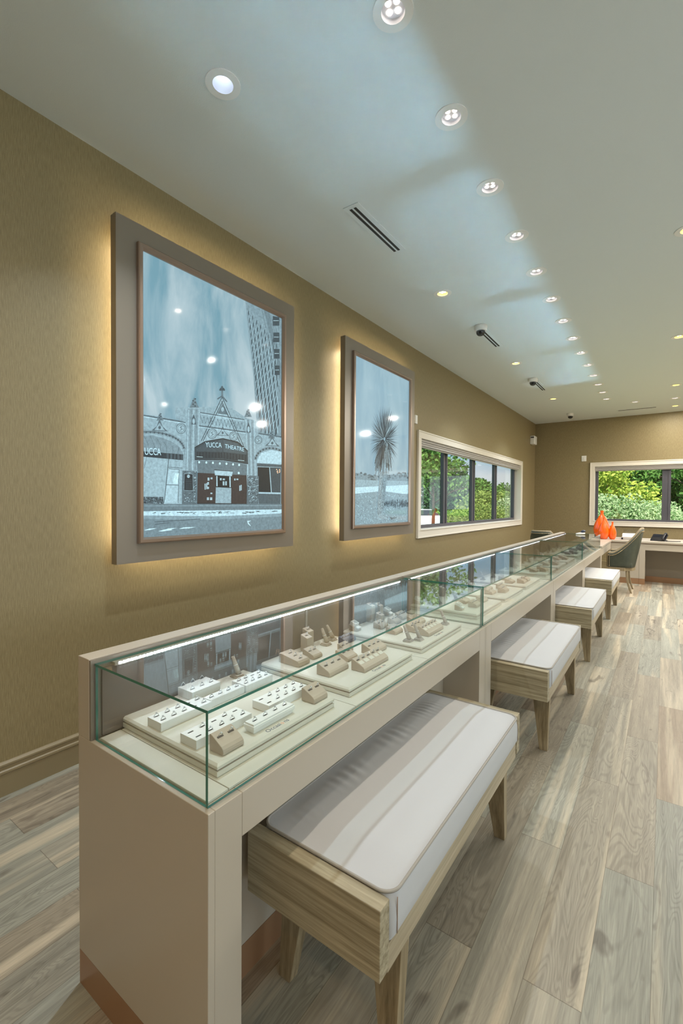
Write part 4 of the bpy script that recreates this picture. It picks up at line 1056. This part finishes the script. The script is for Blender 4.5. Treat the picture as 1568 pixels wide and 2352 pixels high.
b = MB(); b.box(1.7345, 4.58, YD, YD+.02, .6, .7095); b.box(1.7345, 2.16, YD, YD+.02, .1, .5995); b.box(2.161, 2.245, YD-.004, YD+.45, .1, .7095); b.box(4.35, 4.58, YD, YD+.45, .1, .7); b.build('front_frame', M_case, root, bevel=.001)
b = MB(); b.box(2.2455, 4.35, YD+.43, YD+.45, .1, .7095); b.build('modesty_panel', M_frame, root)
b = MB(); b.box(1.7345, 2.16, YD+.002, YD+.02, 0, .0995); b.box(2.161, 2.245, YD-.003, YD+.45, 0, .0995); b.box(2.2455, 4.58, YD+.425, YD+.449, 0, .0995); b.box(1.715, XF-.003, ye+.002, ye+.07, 0, .0995); b.build('kickplate', M_cop, root)
b = MB(); b.box(1.7, 4.59, 9.46, 9.463, .7105, .7215); b.build('shadow_reveal', M_edge, root)  # thin brown strip set back under the desk top

# vases
def vase(x, y, hgt, rad, neck, label, sq=1.0):
    prof = [(rad*.45,0),(rad*.62,.004),(rad*.86,hgt*.12),(rad*.98,hgt*.25),(rad,hgt*.34),(rad*.93,hgt*.46),(rad*.76,hgt*.6),(rad*.52,hgt*.72),(rad*.32,hgt*.81),(neck,hgt*.86),(neck*.98,hgt*.93),(neck*1.22,hgt*.985),(neck*1.2,hgt),(neck*.95,hgt*.998),(neck*.8,hgt*.93)]
    root = empty('orange_vase', (x, y, .7525), label, 'vase', 'orange glass vases on the desk')
    b = MB(); b.lathe(prof, c=(x, y, .7525), n=40, cap=False); b.face([(x+rad*.45*math.cos(2*PI*k/40), y+rad*.45*math.sin(2*PI*k/40), .7525) for k in reversed(range(40))])
    o = b.build('vase_body', M_orange, root); o.modifiers.new('s', 'SUBSURF').levels = 1; o.modifiers['s'].render_levels = 1
    return root
vase(1.540, 9.90, .520, .142, .026, 'tallest orange bottle shaped vase, at the back of the three')
vase(1.600, 9.62, .400, .092, .014, 'middle orange vase standing in front of the tallest one')
vase(1.735, 9.66, .320, .068, .014, 'smallest orange vase, right of the other two')

# devices on the desk
root = empty('desk_printer', (1.98, 9.78, .7525), 'small pale grey machine on the desk behind the green chair', 'machine')
MB().box(1.87, 2.10, 9.70, 9.86, .7525, .80).build('machine_base', M_shade, root, bevel=.008)
b = MB(); b.prism_x([(9.71,.8005),(9.86,.8005),(9.85,.85),(9.80,.865),(9.73,.845)], 1.885, 2.085); b.build('paper_cover', M_white, root, bevel=.006)
MB().box(1.875, 1.90, 9.693, 9.6995, .757, .79).build('key_pad', M_black, root)
root = empty('acrylic_holder', (1.99, 9.98, .7525), 'clear upright acrylic card holder behind the small grey machine', 'card holder')
MB().box(1.89, 2.11, 9.96, 9.965, .7525, .93).build('back_sheet', M_clear, root); MB().box(1.89, 2.11, 9.915, 9.9595, .7525, .757).build('foot', M_clear, root)
root = empty('desk_phone', (2.45, 9.8, .7525), 'black desk telephone with a tilted face at the right end of the desk', 'telephone')
b = MB(); b.prism_x([(9.72,.7525),(9.90,.7525),(9.90,.765),(9.74,.765)], 2.36, 2.56); b.build('phone_stand', M_black, root, bevel=.003)
M_ = Matrix.Translation((2.44, 9.79, .80)) @ Matrix.Rotation(math.radians(-20), 4, 'Z') @ Matrix.Rotation(math.radians(38), 4, 'X')
b = MB(); b.box(-.115, .115, -.085, .085, 0, .022); b.xf(M_); b.build('phone_body', M_black, root, bevel=.004)
b = MB(); b.box(-.095, .03, .0, .07, .0222, .0235); b.xf(M_); b.build('screen', M_screen, root)
b = MB(); b.tube([M_ @ Vector(p) for p in ((.085,-.08,.034),(.085,-.07,.05),(.085,0,.055),(.085,.07,.05),(.085,.085,.034))], [.02,.018,.013,.018,.022], n=10); b.build('handset', M_black, root)
b = MB(); b.tube([(2.53,9.72,.757),(2.58,9.68,.757),(2.66,9.69,.757),(2.74,9.75,.757)], .006, n=6); b.build('cord', M_black, root)
root = empty('price_tag_gun', (1.49, 7.66, ZG), 'small navy and white handheld tool lying on the farthest glass top', 'hand tool')  # small unidentified tabletop object
b = MB(); b.tube([(1.43,7.60,ZG+.012),(1.475,7.63,ZG+.016),(1.54,7.67,ZG+.018)], [.010,.014,.010], n=8); b.build('tool_body', M_white, root)
b = MB(); b.tube([(1.49,7.655,ZG+.031),(1.52,7.67,ZG+.05),(1.545,7.68,ZG+.052)], [.016,.022,.012], n=8); b.build('tool_head', mat('navy_plastic', srgb(40,48,72), .35), root)

# ------------------------------------------------------------------ armchairs
def armchair():
    """faces -x; curved leather shell, nailhead edge, sabre rear legs"""
    root = empty('leather_chair', (0,0,0), '', 'chair', 'leather armchairs with nailheads')
    zb = .40
    def plan(t, s):   # t -1..1 around from left arm to right arm ; s 0..1 up
        a = abs(t); sg = 1 if t > 0 else -1
        if a > .5: x = .22 - (a-.5)/.5*.47; y = sg*(.265 + .01*s)
        else:
            th = a/.5*PI/2; x = .0 + .22*1.0*math.cos(th)**.75 if th < PI/2 else 0; x = .04 + .19*math.cos(th); y = sg*.265*math.sin(th)**.8
            if a > .42: pass
        if a > .5: x = .04 - (a-.5)/.5*.30
        return x, y
    def toph(t):
        a = abs(t)
        if a < .22: return 1.0
        u = (a-.22)/.78
        return .615 + (1.0-.615)*(max(0, 1-u*1.18))**1.55 if u < .85 else .615
    NT, NS = 56, 10
    outer, inner = [], []
    for k in range(NT+1):
        t = -1 + 2*k/NT; H_ = toph(t); co, ci = [], []
        for j in range(NS+1):
            s = j/NS; z = zb + (H_-zb)*s; x, y = plan(t, s)
            rake = (z-zb)*.26*max(0, min(1, (x+.26)/.46)) if x > -.26 else 0
            nx = Vector((x-.0, y, 0)); nn = Vector((0, 1 if y > 0 else -1, 0)) if abs(t) > .5 else Vector((x-.04, y*.75, 0)).normalized()
            co.append((x+rake, y*(1+.02*s), z)); ci.append((x+rake - nn.x*.045, y*(1+.02*s) - nn.y*.045, z))
        outer.append(co); inner.append(ci)
    def strip(b, A):
        n = len(A[0]); i = len(b.v)
        for r_ in A: b.v += r_
        for a in range(len(A)-1):
            for k in range(n-1):
                b.f.append((i+a*n+k, i+a*n+k+1, i+(a+1)*n+k+1, i+(a+1)*n+k)); b.m.append(0); b.sm.append(True); b.c.append(None)
    b = MB(); b.rings([o_ + list(reversed(i_)) for o_, i_ in zip(outer, inner)], 0, True, cap=True); b.build('shell', M_leather, root)
    rim = [Vector(outer[k][-1])*.5 + Vector(inner[k][-1])*.5 + Vector((0,0,.006)) for k in range(NT+1)]
    fr_ = [Vector(outer[0][j])*.5 + Vector(inner[0][j])*.5 + Vector((-.008,0,0)) for j in range(NS)]; fr2 = [Vector(outer[-1][j])*.5 + Vector(inner[-1][j])*.5 + Vector((-.008,0,0)) for j in range(NS)]
    b = MB(); pts = fr_ + rim + list(reversed(fr2)); b.tube(pts, .022, n=8); b.build('wood_rim', M_chairwood, root)
    b = MB()
    def nail(p):
        b.lathe([(.0074,-.002),(.007,.001),(.004,.004),(.0004,.0055)], n=6, cap=False)
        st = len(b.v) - 24
        d = p[1]; q_ = Vector((0,0,1)).rotation_difference(d); M2 = Matrix.Translation(p[0]) @ q_.to_matrix().to_4x4(); b.xf(M2, st)
    acc = 0; path = [Vector(outer[k][-1]) + Vector((0,0,-.030)) for k in range(NT+1)]; nrm = []
    full = [Vector(outer[0][j]) + Vector((.022,0,0)) for j in range(NS)] + path + [Vector(outer[-1][j]) + Vector((.022,0,0)) for j in reversed(range(NS))]
    last = full[0]
    for a_, c_ in zip(full[:-1], full[1:]):
        seg_ = c_-a_; l = seg_.length; s = 0
        while l > 0 and acc + (l - s) >= .0185:
            s += .0185-acc; acc = 0; p = a_ + seg_*(s/l)
            n_ = Vector((0, 1 if p.y > 0 else -1, .1)) if p.x < .04 else Vector((p.x-.04, p.y*.75, .1)); n_.normalize(); nail((p + n_*.003, n_))
        acc += l - s
    b.build('nailhead_trim', M_nail, root, fix=False)
    b = MB(); o_ = [(-.27,-.225),(.18,-.225),(.22,-.12),(.22,.12),(.18,.225),(-.27,.225)]
    b.rings([[(x*s_,y*s_,z) for x,y in o_] for s_, z in ((1,.40),(1,.47),(.97,.485),(.8,.49))], 0, True); b.build('seat', M_leather, root, bevel=.01)
    b = MB(); o2 = [(-.275,-.265),(.05,-.265),(.20,-.15),(.235,0),(.20,.15),(.05,.265),(-.275,.265)]; b.rings([[(x,y,z) for x,y in o2] for z in (.345,.399)], 0, False); b.build('seat_rail', M_chairwood, root, bevel=.004)
    for s in (-1, 1):
        b = MB(); b.rings([[(x-.022*q,y-.022*q,z),(x+.022*q,y-.022*q,z),(x+.022*q,y+.022*q,z),(x-.022*q,y+.022*q,z)] for x, y, z, q in ((-.235,s*.225,.345,1),(-.238,s*.228,.15,.85),(-.245,s*.232,0,.62))], 0, False); b.build('leg', M_chairwood, root, bevel=.003)
        b = MB(); b.rings([[(x-.023*q,y-.02*q,z),(x+.023*q,y-.02*q,z),(x+.023*q,y+.02*q,z),(x-.023*q,y+.02*q,z)] for x, y, z, q in ((.09,s*.2,.345,1.1),(.095,s*.203,.25,1),(.115,s*.208,.15,.9),(.15,s*.215,.06,.8),(.18,s*.22,0,.72))], 0, True); b.build('leg', M_chairwood, root, bevel=.002)
    return root
P_chair = armchair()
place(P_chair, USED, (1.975, 8.62, 0), 'dark green leather chair with nailhead trim pulled up to the corner desk', scale=(.72,1,1))
place(P_chair, USED, (.76, 8.95, 0), 'leather chair back with nailheads showing behind the farthest showcase', rz=math.radians(-97), scale=(.9,.9,.895))

# ------------------------------------------------------------------ outdoors
M_asph = mat('pale_asphalt', srgb(176,176,174), .9, var=((1.2,1.2,1.2), .3, srgb(196,194,188)))
M_grass = mat('lawn', srgb(86,128,48), .9, var=((2,2,2), .3, srgb(128,160,74)))
M_mulch = mat('mulch', srgb(150,104,78), .95, var=((3,3,3), .3, srgb(186,140,108)))
GZ = -.6
b = MB(); b.box(-260, 60, 11.9, 300, GZ-.3, GZ); b.box(-260, -.45, -40, 11.9, GZ-.3, GZ); tag(b.build('ground', M_grass), kind='structure')
dirv = Vector((-.40, .916, 0)); perp = Vector((.916, .40, 0))
def band(name, d0, d1, m, z, w=70, c0=2.5):
    b = MB(); o = Vector((c0, 0, 0)); P = [o + dirv*d + perp*s for d, s in ((d0,-w),(d0,w*.16),(d1,w*.2),(d1,-w))]
    b.rings([[(p.x,p.y,z-.05) for p in P],[(p.x,p.y,z) for p in P]], 0, False); return tag(b.build(name, m), kind='structure')
band('parking_lot', 20, 47, M_asph, GZ+.03); band('mulch_bed', 52, 82, M_mulch, GZ+.12); band('road', 84, 150, M_asph, GZ+.3)
LEAF = {}
def leafmat(n, a, c, tr=.35):
    m = bpy.data.materials.new(n); m.use_nodes = True; nt = m.node_tree; nt.nodes.clear(); N = nt.nodes.new; L = nt.links.new
    g = N('ShaderNodeNewGeometry'); rp = N('ShaderNodeValToRGB'); rp.color_ramp.elements[0].color = a; rp.color_ramp.elements[1].color = c; L(g.outputs['Random Per Island'], rp.inputs[0])
    d = N('ShaderNodeBsdfDiffuse'); t = N('ShaderNodeBsdfTranslucent'); mx = N('ShaderNodeMixShader'); mx.inputs[0].default_value = tr
    L(rp.outputs[0], d.inputs[0]); L(rp.outputs[0], t.inputs[0]); L(d.outputs[0], mx.inputs[1]); L(t.outputs[0], mx.inputs[2])
    o = N('ShaderNodeOutputMaterial'); L(mx.outputs[0], o.inputs[0]); return m
G1 = leafmat('mid_green_leaves', srgb(52,92,46), srgb(132,172,92)); G2 = leafmat('yellow_green_leaves', srgb(104,140,56), srgb(214,220,110)); G3 = leafmat('dark_green_leaves', srgb(34,66,44), srgb(92,130,84))
G4 = leafmat('grey_green_leaves', srgb(112,150,92), srgb(204,216,174)); G5 = leafmat('hedge_leaves', srgb(80,116,56), srgb(170,186,104))
M_bark = mat('bark', srgb(84,70,58), .9); M_rust = leafmat('rust_leaves', srgb(190,90,60), srgb(230,140,100))
def foliage(b, c, rad, n, size, r, shell=.55):
    for _ in range(n):
        while True:
            p = Vector((r.uniform(-1,1), r.uniform(-1,1), r.uniform(-1,1)))
            if shell < p.length <= 1: break
        p = Vector((p.x*rad[0]+c[0], p.y*rad[1]+c[1], p.z*rad[2]+c[2]))
        a = Vector((r.uniform(-1,1), r.uniform(-1,1), r.uniform(-1,1))).normalized(); d = a.orthogonal().normalized(); s = size*r.uniform(.6,1.3)
        b.face([p - a*s, p + d*s*.5, p + a*s, p - d*s*.5])
def tree(x, y, h, cr, m, label, n=2600, size=.16, seed=0, blobs=9, trunk=.12, low=.35, cat='tree', group='trees outside the windows'):
    r = random.Random(seed + int(x*10)); root = empty('leafy_tree', (x, y, GZ), label, cat, group)
    b = MB(); b.tube([(x,y,GZ),(x+.05,y,GZ+h*.3),(x-.05,y+.05,GZ+h*.6),(x,y,GZ+h*.85)], [trunk, trunk*.8, trunk*.5, trunk*.2], n=8)
    for k in range(7):
        a = k*2.4; z0 = GZ + h*(.35+.06*k); b.tube([(x,y,z0),(x+cr*.4*math.cos(a),y+cr*.4*math.sin(a),z0+h*.1),(x+cr*.8*math.cos(a),y+cr*.8*math.sin(a),z0+h*.14)], [trunk*.4, trunk*.25, trunk*.08], n=5)
    b.build('trunk', M_bark, root)
    b = MB()
    for k in range(blobs):
        a = r.uniform(0, 2*PI); rr = cr*r.uniform(.15,.72); z = GZ + h*r.uniform(low+.08, .88); s = cr*r.uniform(.32,.5)
        foliage(b, (x+rr*math.cos(a), y+rr*math.sin(a), z), (s, s, s*.8), n//blobs, size, r, .3)
    b.build('crown', m, root, fix=False)
def bush(x, y, rx, ry, h, m, label, n=2600, size=.06, seed=1, cat='shrub', group='shrubs outside the windows', z0=GZ):
    r = random.Random(seed); root = empty('shrub', (x, y, z0), label, cat, group)
    b = MB()
    for k in range(5): b.tube([(x,y,z0),(x+rx*.5*math.cos(k*1.3),y+ry*.5*math.sin(k*1.3),z0+h*.6)], [.03,.012], n=5)
    b.build('stems', M_bark, root)
    b = MB(); foliage(b, (x,y,z0+h*.5), (rx,ry,h*.5), int(n*.6), size, r, .72)
    for k in range(8):
        a = r.uniform(0,2*PI); foliage(b, (x+rx*.6*math.cos(a), y+ry*.6*math.sin(a), z0+h*r.uniform(.5,.8)), (rx*.42,ry*.42,h*.24), int(n*.05), size, r, .5)
    b.build('foliage', m, root, fix=False)
lw = 'seen through the left window'; bw = 'seen through the back window'
tree(-5.8, 18.6, 5.6, 2.3, G1, 'large leafy tree hanging over the top of the view, '+lw, n=5200, size=.10, blobs=14, trunk=.09, low=.46)
tree(-13.6, 37.6, 6.0, 3.6, G3, 'dark green tree in the middle distance at the left, '+lw, n=4200, size=.2, seed=2, low=.1)
tree(-17.6, 36.0, 6.6, 3.4, G1, 'mid green tree leftmost in the distance, '+lw, n=3200, size=.2, seed=4, low=.1)
tree(-10.4, 38.0, 3.9, 2.8, G1, 'rounded green tree right of the dark one, '+lw, n=3200, size=.18, seed=3, low=.05)
bush(-5.9, 25.9, 1.7, 1.7, 2.75, G5, 'tall leafy shrub in the third pane, '+lw, n=4200, size=.10, seed=6)
bush(-4.1, 25.3, 1.3, 1.3, 2.45, G4, 'tall pale shrub in the right pane, '+lw, n=3200, size=.10, seed=7)
bush(-2.75, 13.7, .62, .8, 1.75, G5, 'nearest clipped hedge shrub, second pane, '+lw, n=4200, size=.04, seed=8)
bush(-2.45, 15.3, .8, .9, 2.05, G5, 'clipped hedge shrub in the third pane, '+lw, n=4200, size=.045, seed=9)
bush(-2.05, 17.1, .7, .9, 1.95, G5, 'clipped hedge shrub in the right pane, '+lw, n=3600, size=.045, seed=10)
bush(-9.0, 33.0, 1.3, 1.3, 1.7, G4, 'low grey green shrub beyond the parking area, '+lw, n=1800, size=.08, seed=11)
bush(-10.6, 31.5, 1.2, 1.2, 1.5, G1, 'low bright green shrub beyond the parking area, '+lw, n=1800, size=.08, seed=12)
for k, (x, y, h, m) in enumerate([(-30, 78, 6.6, G3), (-23, 78, 6, G1), (-16.5, 76, 5.2, G1), (-10.5, 76, 5.4, G3), (-5, 74, 5.6, G1), (-38, 74, 8, G1), (-46, 70, 8, G3)]):
    tree(x, y, h, 4.6, m, 'distant tree in the wooded line at the horizon', n=1800, size=.34, seed=20+k, low=.02, group='distant trees at the horizon')
bush(.95, 17.3, 1.25, 1.0, 2.35, G4, 'broad pale green bush at the left, '+bw, n=6500, size=.05, seed=31)
bush(2.15, 18.0, 1.0, .9, 2.15, G4, 'pale green bush near the window post, '+bw, n=5200, size=.05, seed=32)
bush(.98, 15.2, .22, .2, 1.05, M_rust, 'small rust coloured bush in front of the pale one, '+bw, n=420, size=.035, seed=33)
tree(.3, 24.5, 4.7, 2.1, G2, 'yellow green tree over the pale bush, '+bw, n=5200, size=.11, seed=34, low=.15, blobs=14)
tree(1.9, 27.5, 4.6, 1.7, G1, 'green tree behind the window post, '+bw, n=4200, size=.12, seed=35, low=.1, blobs=12)
tree(-1.9, 31, 6.2, 2.6, G1, 'green tree at the far left, '+bw, n=3600, size=.14, seed=36, low=.1)
tree(3.6, 26.5, 4.6, 1.7, G1, 'green tree right of the window post, '+bw, n=4200, size=.12, seed=37, low=.15, blobs=12)
tree(6.2, 34, 6.0, 3.0, G3, 'dark tree behind at the right edge, '+bw, n=3000, size=.16, seed=38, low=.1)
bush(3.4, 22.5, 1.3, 1.1, 1.9, G4, 'pale bush right of the window post, '+bw, n=3200, size=.06, seed=39)
tree(1.2, 44, 6.2, 4.2, G3, 'dark green tree far behind the others, '+bw, n=3600, size=.24, seed=40, low=.02)

# white car, tail towards the shop
def car():
    cx, cy = -9.35, 25.8
    root = empty('white_car', (cx, cy, GZ+.03), 'white car parked outside, cut off by the left edge of the window', 'car')
    z = GZ+.03
    prof = [(-2.2,.35),(-2.25,.75),(-2.1,.95),(-1.2,1.05),(-.55,1.52),(.2,1.62),(1.3,1.6),(1.9,1.3),(2.15,1.02),(2.2,.6),(2.15,.35),(1.75,.33),(1.68,.58),(1.4,.72),(1.12,.58),(1.05,.33),(-1.0,.33),(-1.08,.58),(-1.36,.72),(-1.64,.58),(-1.72,.33)]
    M_ = Matrix.Translation((cx-1.5, cy+.5, z)) @ Matrix.Rotation(math.radians(-25), 4, 'Z')
    paint = mat('white_car_paint', srgb(238,240,242), .25, coat=.6)
    b = MB(); b.prism_x([(p[0], p[1]) for p in prof], -.88, .88)
    b.v = [(v[1], v[0], v[2]) for v in b.v]
    for k, v in enumerate(b.v):
        if v[2] > 1.05: b.v[k] = (v[0], v[1]*(1-(v[2]-1.05)*.32), v[2])
    b.xf(M_); b.build('car_body', paint, root, bevel=.04, seg=3)
    gl = mat('car_glass', srgb(38,44,50), .08)
    b = MB()
    for s in (-1, 1): b.face([(-.95,s*.875,1.1),(-.45,s*.78,1.46),(.2,s*.76,1.53),(1.25,s*.765,1.51),(1.7,s*.83,1.28),(1.6,s*.885,1.08)])
    b.face([(1.38,-.68,1.565),(1.38,.68,1.565),(1.97,.8,1.27),(1.97,-.8,1.27)]); b.xf(M_ @ Matrix.Translation((.02,0,.0))); b.build('car_windows', gl, root, fix=False)
    for px in (1.4, -1.36):
        for s in (-1, 1):
            b = MB(); b.cyl((px, s*.70, .36), (px, s*.885, .36), .355, n=28); b.xf(M_); w = b.build('wheel', M_black, root)
            b = MB(); b.cyl((px, s*.886, .36), (px, s*.9, .36), .24, .2, n=20); b.xf(M_); b.build('hub_cap', M_alu, w)
car()

# ------------------------------------------------------------------ world, sun, daylight
w = bpy.data.worlds.new('sky'); scene.world = w; w.use_nodes = True; nt = w.node_tree; nt.nodes.clear(); N = nt.nodes.new; Lk = nt.links.new
tc = N('ShaderNodeTexCoord'); mp = N('ShaderNodeMapping'); mp.inputs['Scale'].default_value = (2, 2, 7); Lk(tc.outputs['Generated'], mp.inputs[0])
n = N('ShaderNodeTexNoise'); n.inputs['Scale'].default_value = 1.6; n.inputs['Detail'].default_value = 6; Lk(mp.outputs[0], n.inputs['Vector'])
rp = N('ShaderNodeValToRGB'); rp.color_ramp.elements[0].position = .42; rp.color_ramp.elements[1].position = .62; rp.color_ramp.elements[0].color = srgb(150,192,222); rp.color_ramp.elements[1].color = srgb(226,232,238); Lk(n.outputs[0], rp.inputs[0])
bg = N('ShaderNodeBackground'); bg.inputs[1].default_value = .9; Lk(rp.outputs[0], bg.inputs[0]); ow = N('ShaderNodeOutputWorld'); Lk(bg.outputs[0], ow.inputs[0])
l = bpy.data.lights.new('sun', 'SUN'); l.energy = 6.2; l.angle = math.radians(1); l.color = (1, .96, .88); o = bpy.data.objects.new('sun', l); col.objects.link(o)
o.rotation_euler = Vector((.35, -.55, .75)).to_track_quat('Z', 'Y').to_euler()
# area lamps added outside the unseen right windows as fill
def daylight(name, loc, rot, sx, sy, e, c=(.86, .94, 1)):
    l = bpy.data.lights.new(name, 'AREA'); l.shape = 'RECTANGLE'; l.size = sx; l.size_y = sy; l.energy = e; l.color = c
    o = bpy.data.objects.new(name, l); col.objects.link(o); o.location = loc; o.rotation_euler = rot; return o
for a, c in RW: daylight('window_daylight', (X1+.26, (a+c)/2, (RZ0+RZ1)/2), (0, PI/2, 0), RZ1-RZ0, c-a, 62)

# ------------------------------------------------------------------ camera
cam = bpy.data.cameras.new('camera'); co = bpy.data.objects.new('camera', cam); col.objects.link(co); scene.camera = co
yaw, pitch, roll = .6178, -.0197, .0068
cy, sy = math.cos(yaw), math.sin(yaw)
right = Vector((cy, sy, 0)); fwd = Vector((-sy, cy, 0)); up = Vector((0,0,1))
f2 = fwd*math.cos(pitch) + up*math.sin(pitch); u2 = -fwd*math.sin(pitch) + up*math.cos(pitch)
r3 = right*math.cos(roll) + u2*math.sin(roll); u3 = -right*math.sin(roll) + u2*math.cos(roll)
co.matrix_world = Matrix(((r3.x,u3.x,-f2.x,2.5104),(r3.y,u3.y,-f2.y,0),(r3.z,u3.z,-f2.z,1.3821),(0,0,0,1)))
cam.sensor_fit = 'VERTICAL'; cam.sensor_height = 36; cam.lens = 1044.4348/2352*36; cam.clip_start = .02; cam.clip_end = 600

vs = scene.view_settings; scene.display_settings.display_device = 'sRGB'
vs.view_transform = 'Standard'; vs.look = 'None'; vs.gamma = 1; vs.use_curve_mapping = False; vs.exposure = 0.5
cyc = scene.cycles
cyc.use_denoising = True; cyc.denoiser = 'OPENIMAGEDENOISE'; cyc.denoising_input_passes = 'RGB_ALBEDO_NORMAL'
cyc.max_bounces = 10; cyc.diffuse_bounces = 5; cyc.glossy_bounces = 5; cyc.transmission_bounces = 6; cyc.transparent_max_bounces = 24
cyc.sample_clamp_indirect = 3.0; cyc.use_light_tree = True; cyc.caustics_reflective = False; cyc.caustics_refractive = False
